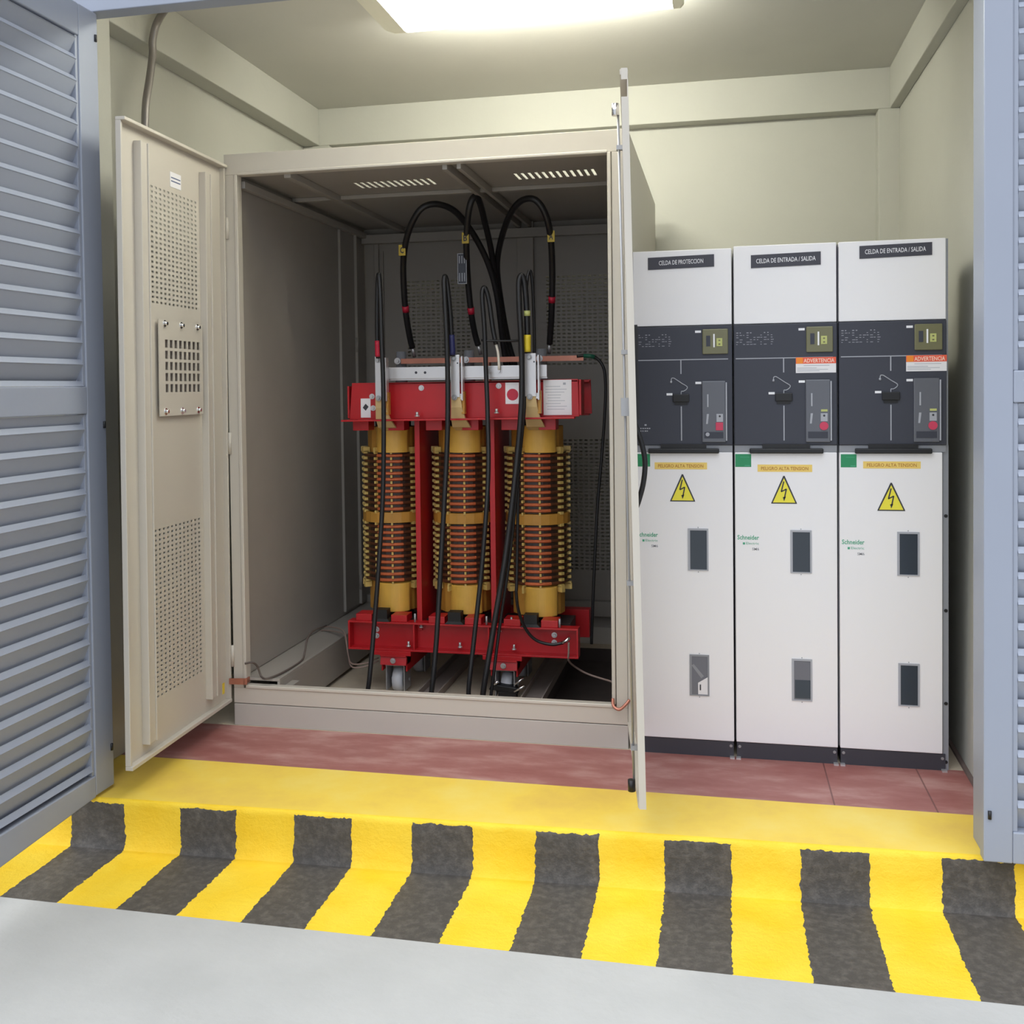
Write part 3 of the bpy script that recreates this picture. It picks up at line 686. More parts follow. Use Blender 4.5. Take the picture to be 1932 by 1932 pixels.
for px_, py_ in ((711, 1187), (711, 1199), (1046, 1198), (1046, 1212)): bolt(at(px_, py_, 'y', 0.56), tr, 0.008, 'y', -0.008)
for px_, py_ in ((771, 1220), (970, 1226), (795, 1184), (942, 1192), (868, 1222)): bolt(at(px_, py_, 'y', 0.53), tr, 0.006, 'z', 0.014)
for px_, py_ in ((783, 1165), (918, 1172), (965, 1172), (1056, 1176)):
    c = at(px_, py_, 'y', 0.52); MB().tube([(c.x, 0.52, 0.346), (c.x, 0.52, 0.385)], 0.005, 8).build('threaded_stud', steel_m, tr)
# caster beams and casters
def caster(x, y, brake=False):
    fk = MB(); fk.box(x-0.046, x+0.046, y-0.075, y+0.05, 0.137, 0.144); fk.box(x-0.046, x-0.040, y-0.07, y+0.03, 0.02, 0.137); fk.box(x+0.040, x+0.046, y-0.07, y+0.03, 0.02, 0.137)
    k = fk.build('caster', steel_m, tr, bevel=0.002)
    wl = MB(); n_ = 32; prf = [(-0.026, 0.040), (-0.022, 0.054), (0.0, 0.0575), (0.022, 0.054), (0.026, 0.040)]
    rings = [[wl.bm.verts.new((x+dx, y+r*math.cos(2*PI*i/n_), 0.0585+r*math.sin(2*PI*i/n_))) for i in range(n_)] for dx, r in prf]
    for r1, r2 in zip(rings, rings[1:]):
        for i in range(n_): f = wl.bm.faces.new((r1[i], r1[(i+1) % n_], r2[(i+1) % n_], r2[i])); f.smooth = True
    wl.bm.faces.new(rings[0]); wl.bm.faces.new(rings[-1][::-1])
    wl.build('wheel', wheel_m, k)
    MB().tube([(x-0.05, y, 0.0585), (x+0.05, y, 0.0585)], 0.008, 10).build('axle', steel_m, k)
    if brake:
        b_ = MB(); b_.hexa([(x-0.072, y-0.085, 0.052), (x+0.062, y-0.085, 0.040), (x+0.062, y-0.045, 0.040), (x-0.072, y-0.045, 0.052)], [(x-0.060, y-0.085, 0.078), (x+0.055, y-0.085, 0.066), (x+0.055, y-0.045, 0.070), (x-0.060, y-0.045, 0.082)])
        b_.box(x-0.03, x+0.055, y-0.08, y-0.05, 0.0, 0.045); b_.build('brake_pedal', black_m, k, bevel=0.003)
        lv = MB(); lv.tube([at(990, 1294, 'y', y-0.09), at(970, 1305, 'y', y-0.09)], 0.005, 8); lv.tube([at(988, 1279, 'y', y-0.07), at(971, 1292, 'y', y-0.08)], 0.005, 8); lv.tube([at(932, 1291, 'y', y-0.09), at(940, 1286, 'y', y-0.09)], 0.007, 8)
        lv.build('brake_lever', chrome_m, k)
for xc in (0.545, 1.062):
    bm_ = MB(); bm_.box(xc-0.062, xc+0.062, 0.50, 1.0, 0.185, 0.192); bm_.box(xc-0.062, xc-0.055, 0.52, 1.0, 0.115, 0.186); bm_.box(xc+0.055, xc+0.062, 0.52, 1.0, 0.115, 0.186)
    bm_.box(xc-0.095, xc+0.085, 0.50, 0.60, 0.192, 0.212)
    bm_.hexa([(xc-0.062, 0.50, 0.147), (xc+0.062, 0.50, 0.147), (xc+0.062, 0.58, 0.147), (xc-0.062, 0.58, 0.147)], [(xc-0.062, 0.51, 0.192), (xc+0.062, 0.51, 0.192), (xc+0.062, 0.58, 0.192), (xc-0.062, 0.58, 0.192)])
    bm_.build('caster_beam', red_m, tr, bevel=0.0015)
    bolt((xc+0.0, 0.50, 0.168), tr, 0.008)
caster(0.545, 0.60); caster(1.062, 0.60, True); caster(0.545, 0.94); caster(1.062, 0.94)
# earth bar with rear insulators
cb = MB(); cb.box(0.482, 1.386, 0.896, 0.904, 1.538, 1.563); cb.box(0.9, 0.93, 0.88, 0.93, 1.444, 1.538)
ebar = cb.build('earth_bar', cu_bar, tr); ebar['label'] = 'copper bar across the back'
for px_ in (757, 885, 1022):
    c = at(px_, 676, 'y', 0.96)
    MB().tube([(c.x, 0.96, 1.444), (c.x, 0.96, 1.60)], 0.030, 16, 0.024).build('rear_insulator', cellg_m, tr)
    bolt((c.x, 0.896, 1.552), ebar, 0.010)

# steel floor channels under the casters
for x0 in (0.66, 1.14):
    fc = MB(); fc.box(x0, x0+0.10, 0.06, 1.5, 0.001, 0.007); fc.box(x0, x0+0.006, 0.06, 1.5, 0.007, 0.035); fc.box(x0+0.094, x0+0.10, 0.06, 1.5, 0.007, 0.035)
    tag(fc.build('floor_channel', rail_m), 'steel channel on the floor ' + ('between the two front casters' if x0 < 1 else 'just right of the braked caster'), 'channel', 'floor channels')

# ------------------------------------------------------------------ cables
def cable(label, P, r=0.012, cat='cable', group=None, name='cable', m=cable_m, seg=12, n=8):
    return tag(MB().tube(smooth_path(P, n), r, seg).build(name, m), label, cat, group)
LVG = 'low voltage cables in front of the transformer'
A = lambda x, y, d: at(x, y, 'y', d)
def lv(label, P, r=0.0105, sleeve=None, sm=None):
    o = cable(label, P, r, group=LVG)
    if sleeve:
        s = MB().tube(sleeve, r*1.25, 14).build('sleeve', sm, o)
    return o
# phase cables: rise from the floor, loop over and come down on their terminals
c1 = [A(692, 1312, 0.26), A(697, 1280, 0.27), A(706, 1180, 0.31), A(715, 1060, 0.33), A(722, 940, 0.35), A(724, 820, 0.36), A(723, 720, 0.37), A(720, 640, 0.375), A(718, 570, 0.38), A(716, 530, 0.388), A(714.5, 518, 0.396), A(713, 530, 0.404), A(712, 570, 0.408), A(712, 640, 0.41), A(713.5, 676, 0.411)]
lv('black cable looping down to the red-sleeved left terminal', c1, 0.0105, smooth_path([A(712.5, 643, 0.41), A(713, 660, 0.41), A(713.5, 673, 0.411)], 3), redboot)
c2 = [A(812, 1316, 0.26), A(816, 1290, 0.27), A(824, 1200, 0.30), A(832, 1060, 0.33), A(843, 850, 0.36), A(845, 740, 0.37), A(843, 640, 0.378), A(839, 560, 0.385), A(838, 530, 0.392), A(840, 522, 0.40), A(844, 540, 0.405), A(849, 590, 0.408), A(852, 640, 0.41), A(853.5, 672, 0.411)]
lv('black cable looping down to the blue-sleeved middle terminal', c2, 0.0115, smooth_path([A(851.5, 632, 0.41), A(852.5, 650, 0.41), A(853.5, 670, 0.411)], 3), blueboot)
c3 = [A(884, 1320, 0.26), A(885, 1290, 0.27), A(895, 1200, 0.30), A(910, 1060, 0.33), A(921, 900, 0.37), A(920, 780, 0.40), A(917, 700, 0.42), A(914, 620, 0.43), A(910, 565, 0.435), A(911, 546, 0.44), A(916, 545, 0.445), A(923, 570, 0.45), A(930, 620, 0.452), A(936, 650, 0.452)]
o_ = lv('black cable looping to the white lug on the neutral bar', c3, 0.0105)
MB().tube(smooth_path([A(936, 650, 0.452), A(940, 668, 0.452), A(942, 698, 0.455)], 4), 0.006, 10).build('cable_lug', whitelug, o_)
c4 = [A(910, 1322, 0.26), A(914, 1290, 0.27), A(932, 1180, 0.30), A(955, 1040, 0.33), A(974, 880, 0.36), A(984, 760, 0.375), A(984, 660, 0.38), A(980, 580, 0.385), A(979, 535, 0.39), A(983, 520, 0.395), A(989, 530, 0.40), A(993, 570, 0.405), A(995, 620, 0.41), A(995, 666, 0.411)]
c4o = lv('black cable looping down to the yellow-sleeved right terminal', c4, 0.0125, smooth_path([A(995, 632, 0.41), A(995, 648, 0.41), A(995, 664, 0.411)], 3), yelboot)
MB().tube([A(994.6, 586, 0.4065), A(994.8, 596, 0.408)], 0.0145, 14).build('marker_band', lime_m, c4o)
c5 = [A(925, 1322, 0.30), A(929, 1290, 0.31), A(943, 1180, 0.34), A(963, 1040, 0.37), A(979, 880, 0.40), A(990, 760, 0.43), A(992, 660, 0.44), A(992, 580, 0.45), A(995, 525, 0.46), A(1000, 511, 0.47), A(1004, 530, 0.48), A(1007, 590, 0.49), A(1008, 645, 0.495), A(1008, 680, 0.50)]
lv('thinner black cable looping just behind the yellow-sleeved one', c5, 0.007)
tag(MB().tube(smooth_path([A(908, 642, 0.425), A(935, 643, 0.43), A(970, 643, 0.42), A(986, 641, 0.40)], 5), 0.005, 8).build('cable_tie', cable_m), 'black tie bridging the looped cables above the neutral bar', 'cable tie')
# high-voltage cables behind
HVG = 'high voltage cables behind the transformer'
YH = 0.98
def hv(label, P, tagp, tapep, letter, r=0.0150):
    o = cable(label, P, r, group=HVG)
    c = Vector(tagp)
    fl_ = MB(); fl_.box(c.x-0.017, c.x+0.017, c.y-r-0.008, c.y-r-0.002, c.z-0.026, c.z+0.026, bev=0.002); fl_.mark(0); tx = text_mb(letter, c.x-0.009, c.x+0.009, c.z-0.014, c.y-r-0.0086, 0.028, bold=0.03); tx.mark(1); tx_me = bpy.data.meshes.new('letter'); tx.bm.to_mesh(tx_me); fl_.bm.from_mesh(tx_me); bpy.data.meshes.remove(tx_me); q = fl_.build('cable_tag', [tagyel, ink_m], o); q['label'] = 'small yellow tag'
    a, b = tapep; MB().tube([a, b], r*1.12, 14).build('tape_band', redboot, o)
    MB().tube([P[-1], P[-1]+(P[-1]-P[-2]).normalized()*0.05], 0.009, 10).build('cable_lug', tin_m, o)
    return o
B = lambda x, y, d=YH: at(x, y, 'y', d)
h1 = [B(955, 690, 1.15), B(948, 640, 1.12), B(938, 560, 1.04), B(922, 500, 0.96), B(895, 445, 0.86), B(862, 402, 0.74), B(830, 386, 0.66), B(800, 390, 0.62), B(780, 415, 0.64), B(766, 455, 0.70), B(761, 500, 0.78), B(763, 560, 0.86), B(767, 600, 0.91), B(774, 640, 0.96), B(778, 656, 0.98)]
hv('thick black cable arching to the left, ending at left rear insulator', h1, B(761, 473, 0.73), (B(764.5, 577, 0.88), B(766, 588, 0.895)), 'C')
h2 = [B(965, 690, 1.19), B(952, 640, 1.16), B(938, 560, 1.08), B(928, 480, 0.94), B(915, 420, 0.80), B(905, 382, 0.68), B(895, 371, 0.62), B(886, 390, 0.62), B(881, 430, 0.68), B(880, 470, 0.74), B(883, 530, 0.84), B(889, 590, 0.91), B(896, 630, 0.96), B(902, 651, 0.98)]
hv('thick black cable rising in the narrow middle arch beside the grey tag', h2, B(880, 450, 0.71), (B(888, 580, 0.90), B(889.3, 592, 0.912)), 'B')
h3 = [B(972, 690, 1.22), B(958, 640, 1.19), B(944, 560, 1.10), B(938, 500, 1.0), B(946, 450, 0.88), B(962, 405, 0.74), B(982, 380, 0.66), B(1005, 375, 0.62), B(1022, 390, 0.63), B(1034, 420, 0.67), B(1040, 460, 0.74), B(1042, 520, 0.83), B(1041, 580, 0.90), B(1039, 620, 0.95), B(1037, 649, 0.98)]
hv('thick black cable arching to the right, ending at right rear insulator', h3, B(1041, 447, 0.72), (B(1041.4, 559, 0.875), B(1041.2, 570, 0.888)), 'A')
c = B(872, 507, 0.76)
gt = MB(); gt.box(c.x-0.022, c.x+0.022, 0.7580, 0.7620, c.z-0.072, c.z+0.072)
g_ = gt.build('hanging_tag', greyink); tag(g_, 'pale grey printed card hanging beside the middle arched cable', 'tag')
gi = MB(); gi.box(c.x-0.019, c.x+0.019, 0.7565, 0.7580, c.z-0.069, c.z+0.069); gi.build('tag_face', dark_m, g_)
gl = MB()
for dx in (-0.012, 0.0, 0.012):
    gl.box(c.x+dx-0.002, c.x+dx+0.002, 0.7555, 0.7565, c.z+0.025, c.z+0.06); gl.box(c.x+dx-0.002, c.x+dx+0.002, 0.7555, 0.7565, c.z-0.06, c.z-0.02)
gl.build('printed_line', greyink, g_)
# earth wires
e1 = [A(1088, 672, 0.89), A(1110, 671, 0.895), A(1126, 676, 0.9), A(1138, 692, 0.9), A(1142, 715, 0.9), A(1142, 760, 0.9), A(1137, 840, 0.9), A(1127, 960, 0.9), A(1121, 1080, 0.9), A(1117, 1180, 0.9), A(1116, 1215, 0.9)]
o_ = cable('dark earth wire hanging from the green-sleeved right end of copper bar', e1, 0.007, 'wire', name='earth_wire')
MB().tube([A(1101, 671.5, 0.893), A(1112, 671.5, 0.895), A(1122, 673.5, 0.898)], 0.010, 12).build('sleeve', greensl, o_)
e2 = [A(975, 1090, 0.40), A(974, 1120, 0.40), A(979, 1155, 0.42), A(992, 1187, 0.45), A(1012, 1208, 0.47), A(1040, 1216, 0.48), A(1062, 1213, 0.49)]
o_ = cable('dark earth wire curving to silver lug on lower red frame', [A(978, 900, 0.42)]+e2, 0.007, 'wire', name='earth_wire')
MB().tube([A(1060, 1213, 0.49), A(1068, 1209, 0.49), A(1075, 1203, 0.495)], 0.008, 10).build('cable_lug', chrome_m, o_)
e3 = [A(1073, 1212, 0.495), A(1073, 1230, 0.50), A(1073, 1246, 0.52), A(1085, 1258, 0.60), A(1110, 1272, 0.62), A(1150, 1285, 0.58), A(1175, 1294, 0.5)]
cable('thin grey wire running right from below the lower red frame', e3, 0.0045, 'wire', name='control_wire', m=wire_m)
Lx = 0.207
w1 = [at(462, 1252, 'x', 0.06), at(476, 1250, 'x', 0.09), at(486, 1258, 'x', 0.10), at(493, 1276, 'z', 0.206), at(505, 1280, 'z', 0.206), at(535, 1268, 'z', 0.206), at(568, 1247, 'z', 0.206), at(575, 1230, 'x', 0.18), at(580, 1205, 'x', 0.17), at(592, 1190, 'x', 0.17), at(615, 1180, 'x', 0.18)]
cable('thin grey wire lying along the left base channel of the enclosure', w1, 0.0045, 'wire', name='control_wire', m=mat('dark_grey_wire', (92, 82, 76), 0.5))
for dz, lab in ((0.0, 'pale wire arching from left base channel down to floor by left caster'), (-6, 'lower pale wire arching beside left end of lower red frame')):
    w2 = [at(590, 1195+dz*-1, 'y', 0.9), at(605, 1184-dz, 'y', 0.88), at(628, 1183-dz*1.3, 'y', 0.82), at(648, 1190-dz, 'y', 0.72), at(653, 1205-dz, 'y', 0.66), at(657, 1235, 'y', 0.62), at(664, 1258+dz, 'y', 0.56), at(690, 1257+dz, 'y', 0.56), at(714, 1247+dz, 'y', 0.60)]
    cable(lab, w2, 0.0035, 'wire', name='control_wire', m=wire_m, seg=8)

# ------------------------------------------------------------------ switchgear cabinets
X0, CW, YC = 1.6915, 0.375, -0.022
GR = 'white switchgear cabinets in a row'
names = ('CELDA DE PROTECCION', 'CELDA DE ENTRADA / SALIDA', 'CELDA DE ENTRADA / SALIDA')
labels = ('white switchgear cabinet beside the beige enclosure, plate reading CELDA DE PROTECCION',
          'middle white switchgear cabinet of the row, with orange ADVERTENCIA sticker',
          'rightmost white switchgear cabinet next to the bare right wall')
NP = ((0.062, 0.308, 1.855, 1.901), (0.067, 0.316, 1.848, 1.896), (0.076, 0.324, 1.868, 1.914))
TXT = ((0.103, 0.268), (0.086, 0.298), (0.095, 0.303))
YLW = ((0.081, 0.277, 1.096, 1.122), (0.087, 0.283, 1.088, 1.115), (0.087, 0.285, 1.102, 1.128))
TRI = ((0.185, 1.077, 0.973, 0.047), (0.182, 1.073, 0.969, 0.0465), (0.184, 1.050, 0.947, 0.048))
HT = (1.926, 1.932, 1.932)
for k in range(3):
    x = X0+CW*k; a0, a1 = x+0.004, x+CW-0.004
    t = thing('switchgear_cabinet', (x+CW/2, 0.40, 0), labels[k], 'cabinet', GR)
    h = HT[k]
    bd = MB(); bd.box(x+0.002, x+CW-0.002, 0.02, 0.82, 0.058, 1.60); bd.box(x+0.002, x+CW-0.002, 0.01, 0.35, 1.60, h-0.004); bd.build('body', cellg_m, t)
    up = MB(); up.box(a0, a1, YC, 0.01, 1.641, h, bev=0.003).build('top_door', cellw_m, t)
    n0, n1, nz0, nz1 = NP[k]
    np_ = MB(); rect_y(np_, x+n0, x+n1, nz0, nz1, YC, 0.003, 0.018); np_ = np_.build('nameplate', plate_m, t)
    np_['label'] = 'dark nameplate with white writing'
    text_mb(names[k], x+TXT[k][0], x+TXT[k][1], (nz0+nz1)/2-0.0075+0.018*(TXT[k][0]-n0), YC-0.0036, 0.0165, slope=0.018, bold=0.004).build('writing', white_p, np_)
    # dark control panel with its mimic diagram
    cp = MB().box(a0-0.001, a1+0.001, YC-0.004, 0.01, 1.188, 1.639, bev=0.003).build('control_panel', dark_m, t)
    yf = YC-0.0042
    ln = MB(); rect_y(ln, x+0.010, x+0.357, 1.5100, 1.5135, yf, 0.0006); rect_y(ln, x+0.1805, x+0.1845, 1.458, 1.510, yf, 0.0006); rect_y(ln, x+0.181, x+0.185, 1.205, 1.335, yf, 0.0006)
    hk = [(0.146, 1.428), (0.147, 1.441), (0.155, 1.4425), (0.163, 1.438), (0.186, 1.422), (0.2055, 1.409), (0.201, 1.398), (0.190, 1.392), (0.1835, 1.392), (0.1825, 1.378)]
    ln.tube(smooth_path([(x+p_, yf-0.001, q_) for p_, q_ in hk], 3), 0.0019, 6)
    ln.tube([(x+0.145, yf-0.001, 1.424), (x+0.146, yf-0.001, 1.432)], 0.004, 8)
    ln.build('mimic_line', greyink, cp)
    pt = MB(); rng = random.Random(11)
    for i in range(11):
        for j in range(6):
            if rng.random() < 0.30: continue
            xx = x+0.012+i*0.0125; zz = 1.606-j*0.0085; wd_ = rng.uniform(0.004, 0.011)
            rect_y(pt, xx, xx+wd_, zz, zz+(0.0022 if j else 0.0032), yf, 0.0004)
    pt.build('fine_print', mat('dim_print', (150, 152, 160), 0.5) if 'dim_print' not in MATS else MATS['dim_print'], cp)
    for q0, q1 in (((0.236, 0.258), (1.612, 1.6205)), ((0.236, 0.258), (1.419, 1.4275)), ((0.128, 0.150), (1.377, 1.3855))): wt = MB(); rect_y(wt, x+q0[0], x+q0[1], q1[0], q1[1], yf, 0.0012); wt.build('number_tag', white_p, cp)
    sk = MB(); sk.box(x+0.152, x+0.213, yf-0.010, yf, 1.352, 1.381, bev=0.002); sk.box(x+0.158, x+0.206, yf-0.004, yf, 1.342, 1.352); sk.build('lever_socket', black_m, cp)
    if 'socket_edge' not in MATS: mat('socket_edge', (84, 86, 96), 0.4)
    # upper olive cover
    cv = MB().box(x+0.263, x+0.357, yf-0.008, yf, 1.531, 1.625, bev=0.003).build('indicator_cover', olive_m, t)
    q = MB(); q.box(x+0.303, x+0.3085, yf-0.0095, yf-0.008, 1.556, 1.606); q.build('indicator_bar', white_p, cv)
    q = MB(); q.box(x+0.315, x+0.336, yf-0.0095, yf-0.008, 1.560, 1.590); q.mark(0); q.box(x+0.322, x+0.329, yf-0.0102, yf-0.0095, 1.565, 1.570); q.box(x+0.322, x+0.329, yf-0.0102, yf-0.0095, 1.579, 1.584); q.mark(1); q.build('indicator_label', [lime_m, olive_m], cv)
    q = MB(); q.box(x+0.277, x+0.292, yf-0.009, yf-0.008, 1.56, 1.60); q.build('indicator_slot', dark_m, cv)
    # lower smoky cover with push button
    cv = MB(); cv.box(x+0.260, x+0.347, yf-0.008, yf, 1.199, 1.430, bev=0.003); cv = cv.build('operating_cover', cover_m, t)
    q = MB(); q.box(x+0.347, x+0.352, yf-0.010, yf, 1.205, 1.424); q.build('cover_hinge', greyink, cv)
    q = MB(); q.box(x+0.279, x+0.284, yf-0.0095, yf-0.008, 1.332, 1.380); q.build('key_slot', greyink, cv); q = MB(); q.hexa([(x+0.2745, yf-0.0095, 1.268), (x+0.281, yf-0.0095, 1.268), (x+0.281, yf-0.008, 1.268), (x+0.2745, yf-0.008, 1.268)], [(x+0.2775, yf-0.0095, 1.306), (x+0.2855, yf-0.0095, 1.306), (x+0.2855, yf-0.008, 1.306), (x+0.2775, yf-0.008, 1.306)])
    q.build('key_slot', greyink, cv)
    q = MB(); q.box(x+0.313, x+0.337, yf-0.0095, yf-0.008, 1.276, 1.306); q.mark(0); q.cyl((x+0.325, yf-0.0095, 1.297), 'y', 0.004, -0.0006, 12); q.mark(1); q.build('button_label', [greyink, ink_m], cv)
    q = MB(); q.box(x+0.310, x+0.337, yf-0.011, yf-0.008, 1.244, 1.274, bev=0.001) if k == 0 else q.tube([(x+0.324, yf-0.008, 1.259), (x+0.324, yf-0.012, 1.259)], 0.0155, 20)
    q.build('push_button', pinkred, cv)
    if k: 
        q = MB(); q.box(x+0.314, x+0.337, yf-0.0095, yf-0.008, 1.312, 1.320); q.build('button_label', lime_m, cv)
    q = MB(); q.box(x+0.268, x+0.338, yf-0.0092, yf-0.008, 1.214, 1.238); q.build('cover_recess', dark_m, cv)
    if k == 0: MB().cyl((x+0.280, yf-0.009, 1.229), 'y', 0.0075, -0.002, 16).build('button', greyink, cv)
    if k:
        dx = 0.0 if k == 1 else 0.009
        s_ = MB(); rect_y(s_, x+0.226+dx, x+0.368+dx*0.5, 1.455, 1.5115, yf, 0.0012); s_ = s_.build('warning_sticker', label_w, t); s_['label'] = 'white and orange warning sticker'
        q = MB(); rect_y(q, x+0.226+dx, x+0.368+dx*0.5, 1.489, 1.5125, yf-0.0012, 0.0005); q.build('orange_band', orange_m, s_)
        q = MB(); rect_y(q, x+0.228+dx, x+0.251+dx, 1.490, 1.5115, yf-0.0017, 0.0004); q.build('amber_symbol', orange2, s_)
        text_mb('ADVERTENCIA', x+0.254+dx, x+0.362+dx*0.5, 1.493, yf-0.0021, 0.0145, bold=0.01).build('writing', mat('pale_print', (250, 222, 205), 0.5) if 'pale_print' not in MATS else MATS['pale_print'], s_)
        q = MB()
        for zz, u0, u1 in ((1.481, 0.254, 0.345), (1.472, 0.230, 0.300), (1.4665, 0.230, 0.340), (1.461, 0.230, 0.31)): rect_y(q, x+u0+dx, x+u1+dx, zz, zz+0.0018, yf-0.0012, 0.0004)
        q.build('fine_print', greyink, s_)
    if k == 0:
        q = MB(); rr = random.Random(3)
        for i in range(9):
            xx = x+0.028+(i % 5)*0.008; zz = 1.250-(i//5)*0.010; rect_y(q, xx, xx+rr.uniform(0.004, 0.007), zz, zz+0.004, yf, 0.0005)
        rect_y(q, x+0.044, x+0.052, 1.262, 1.268, yf, 0.0005); q.build('small_symbol', greyink, cp)
    # strip and black bar below the panel
    gs = MB(); gs.box(a0, a1, YC+0.002, 0.01, 1.162, 1.187); gs.build('joint_strip', cellg_m, t)
    hb = MB(); hb.box(x+0.058, x+0.322, YC-0.018, YC+0.002, 1.157, 1.176, bev=0.004); hb.box(x+0.105, x+0.275, YC-0.010, YC+0.002, 1.174, 1.192); hb.build('handle_bar', black_m, t)
    # lower front panel
    lo = MB().box(a0, a1-(0.012 if k == 2 else 0), YC, 0.012, 0.062, 1.161, bev=0.003).build('lower_panel', cellw_m, t)
    gsx = (0.004, 0.006, 0.009)[k]
    q = MB(); rect_y(q, x+gsx, x+0.064, 1.106, 1.154, YC, 0.001); q = q.build('green_sticker', green_m, t)
    r_ = MB(); rect_y(r_, x+gsx+0.018, x+0.058, 1.142, 1.1435, YC-0.001, 0.0004); rect_y(r_, x+gsx+0.034, x+0.060, 1.109, 1.1125, YC-0.001, 0.0004); r_.build('fine_print', logo_m, q)
    y0_, y1_, b0, b1 = YLW[k]
    q = MB(); rect_y(q, x+y0_, x+y1_, b0, b1, YC, 0.001); q = q.build('yellow_sticker', yell_lab, t); q['label'] = 'yellow strip with brown writing'
    text_mb('PELIGRO ALTA TENSION', x+y0_+0.013, x+y1_-0.014, b0+0.0065, YC-0.0016, 0.0125, bold=0.004).build('writing', olab_t, q)
    cxx, zt, zbm, hw = TRI[k]; cxx += x
    q = MB(); q.prism([(cxx-hw, YC, zbm), (cxx+hw, YC, zbm), (cxx+hw-0.001, YC, zbm+0.004), (cxx+0.0025, YC, zt), (cxx-0.0025, YC, zt), (cxx-hw+0.001, YC, zbm+0.004)], (0, -0.001, 0)); q = q.build('warning_triangle', ink_m, t); q['label'] = 'yellow triangle with black bolt arrow'
    r_ = MB(); r_.prism([(cxx-hw+0.0062, YC-0.001, zbm+0.0042), (cxx+hw-0.0062, YC-0.001, zbm+0.0042), (cxx, YC-0.001, zt-0.0085)], (0, -0.0005, 0)); r_.build('yellow_field', triy, q)
    bo = MB(); hh = zt-zbm; f_ = lambda a, b: (cxx+a*hh, YC-0.0015, zbm+b*hh)
    for a_, b_ in (((-0.005, 0.80), (-0.095, 0.43)), ((-0.10, 0.43), (0.085, 0.53)), ((0.08, 0.53), (0.015, 0.20))):
        v_ = Vector((b_[0]-a_[0], b_[1]-a_[1])).normalized()*0.022; nx, nz = -v_.y, v_.x
        bo.prism([f_(a_[0]+nx, a_[1]+nz), f_(b_[0]+nx, b_[1]+nz), f_(b_[0]-nx, b_[1]-nz), f_(a_[0]-nx, a_[1]-nz)], (0, -0.0005, 0))
    bo.prism([f_(-0.045, 0.235), f_(0.065, 0.255), f_(0.002, 0.09)], (0, -0.0005, 0))
    bo.build('bolt_arrow', ink_m, q)
    lz = (0.0, -0.004, -0.014)[k]+0.8365
    text_mb('Schneider', x+0.012, x+0.091, lz, YC-0.0006, 0.0165, bold=0.018).build('logo_writing', logo_m, lo)
    q = MB(); q.box(x+0.032, x+0.040, YC-0.0008, YC, lz-0.019, lz-0.011); q.box(x+0.0335, x+0.0385, YC-0.0012, YC-0.0008, lz-0.0165, lz-0.0135); q.build('logo_mark', logo_m, lo)
    text_mb('Electric', x+0.044, x+0.090, lz-0.0185, YC-0.0006, 0.009).build('logo_writing', logo_m, lo)
    text_mb('SM6', x+0.066, x+0.091, lz-0.040, YC-0.0006, 0.0095, bold=0.01).build('model_writing', cellg_m, lo)
    for (u0, u1, v0, v1), up_ in (((0.207, 0.277, 0.714, 0.868), True), ((0.210, 0.277, 0.235, 0.386), False)):
        wf = MB(); wf.box(x+u0-0.003, x+u0+0.005, YC-0.004, YC, v0-0.003, v1+0.003); wf.box(x+u1-0.003, x+u1+0.003, YC-0.004, YC, v0-0.003, v1+0.003); wf.box(x+u0+0.005, x+u1-0.003, YC-0.004, YC, v0-0.003, v0+0.001); wf.box(x+u0+0.005, x+u1-0.003, YC-0.004, YC, v1-0.004, v1+0.003)
        wf = wf.build('window_frame', greyink if k or up_ else cellg_m, t)
        wm = win_dk if (up_ or k == 2) else win_gr
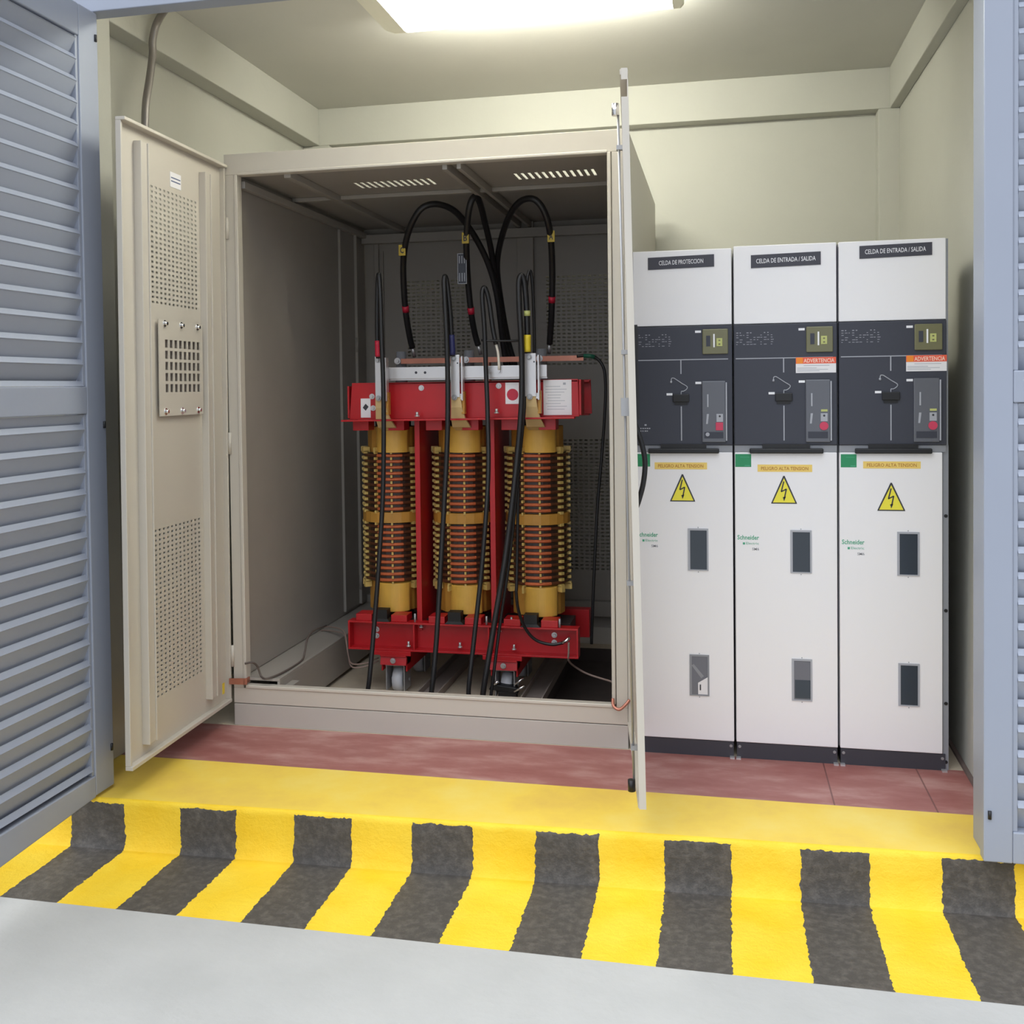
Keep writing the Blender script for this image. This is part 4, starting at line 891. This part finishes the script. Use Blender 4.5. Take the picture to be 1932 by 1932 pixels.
        MB().box(x+u0, x+u1, YC-0.0015, YC, v0, v1).build('window_pane', wm, wf)
        if not up_ and k == 1:
            q = MB(); q.box(x+u0+0.008, x+u1-0.002, YC-0.0021, YC-0.0015, v0+0.006, v0+0.075); q.build('inner_plate', win_dk, wf)
        if not up_ and k == 0:
            q = MB(); q.prism([(x+u0+0.004, YC-0.0015, v0+0.112), (x+u0+0.012, YC-0.0015, v0+0.118), (x+u0+0.050, YC-0.0015, v0+0.072), (x+u0+0.040, YC-0.0015, v0+0.064)], (0, -0.0006, 0)); q.build('inner_lever', cellg_m, wf)
            q = MB(); q.prism([(x+u0+0.028, YC-0.0015, v0+0.002), (x+u1-0.001, YC-0.0015, v0+0.002), (x+u1-0.001, YC-0.0015, v0+0.070), (x+u0+0.028, YC-0.0015, v0+0.046)], (0, -0.0006, 0)); q.mark(0); q.box(x+u0+0.034, x+u0+0.039, YC-0.0026, YC-0.0021, v0+0.018, v0+0.040); q.mark(1); q.build('inner_label', [label_w, ink_m], wf)
        for zz in (v0-0.009, v1+0.007): MB().cyl((x+(u0+u1)/2, YC, zz), 'y', 0.002, -0.001, 8).build('screw', cellg_m, lo)
    # plinth
    pl = MB(); pl.box(x+0.006, x+CW-0.006, YC+0.004, 0.80, 0.0, 0.060); pl = pl.build('plinth', plinthd_m, t)
    for xx in (x+0.016, x+CW-0.016): bolt((xx, YC+0.004, 0.044), pl, 0.0035, 'y', -0.003, steel_m)
    fx = MB(); fx.box(x+0.003, x+0.020, YC-0.016, YC+0.004, 0.0, 0.006); fx.box(x+CW-0.020, x+CW-0.003, YC-0.016, YC+0.004, 0.0, 0.006); fx.build('foot_tab', tin_m, t)
    if k == 2:
        sd = MB(); sd.box(x+CW-0.014, x+CW+0.006, -0.012, 0.82, 0.0, 1.187); sd.box(x+CW-0.004, x+CW+0.004, YC+0.006, 0.35, 1.187, h-0.002); sd = sd.build('side_panel', cellg_m, t)
        for zz in (0.93, 0.585, 0.245, 0.03): bolt((x+CW-0.003, -0.012, zz), sd, 0.004, 'y', -0.003, black_m)
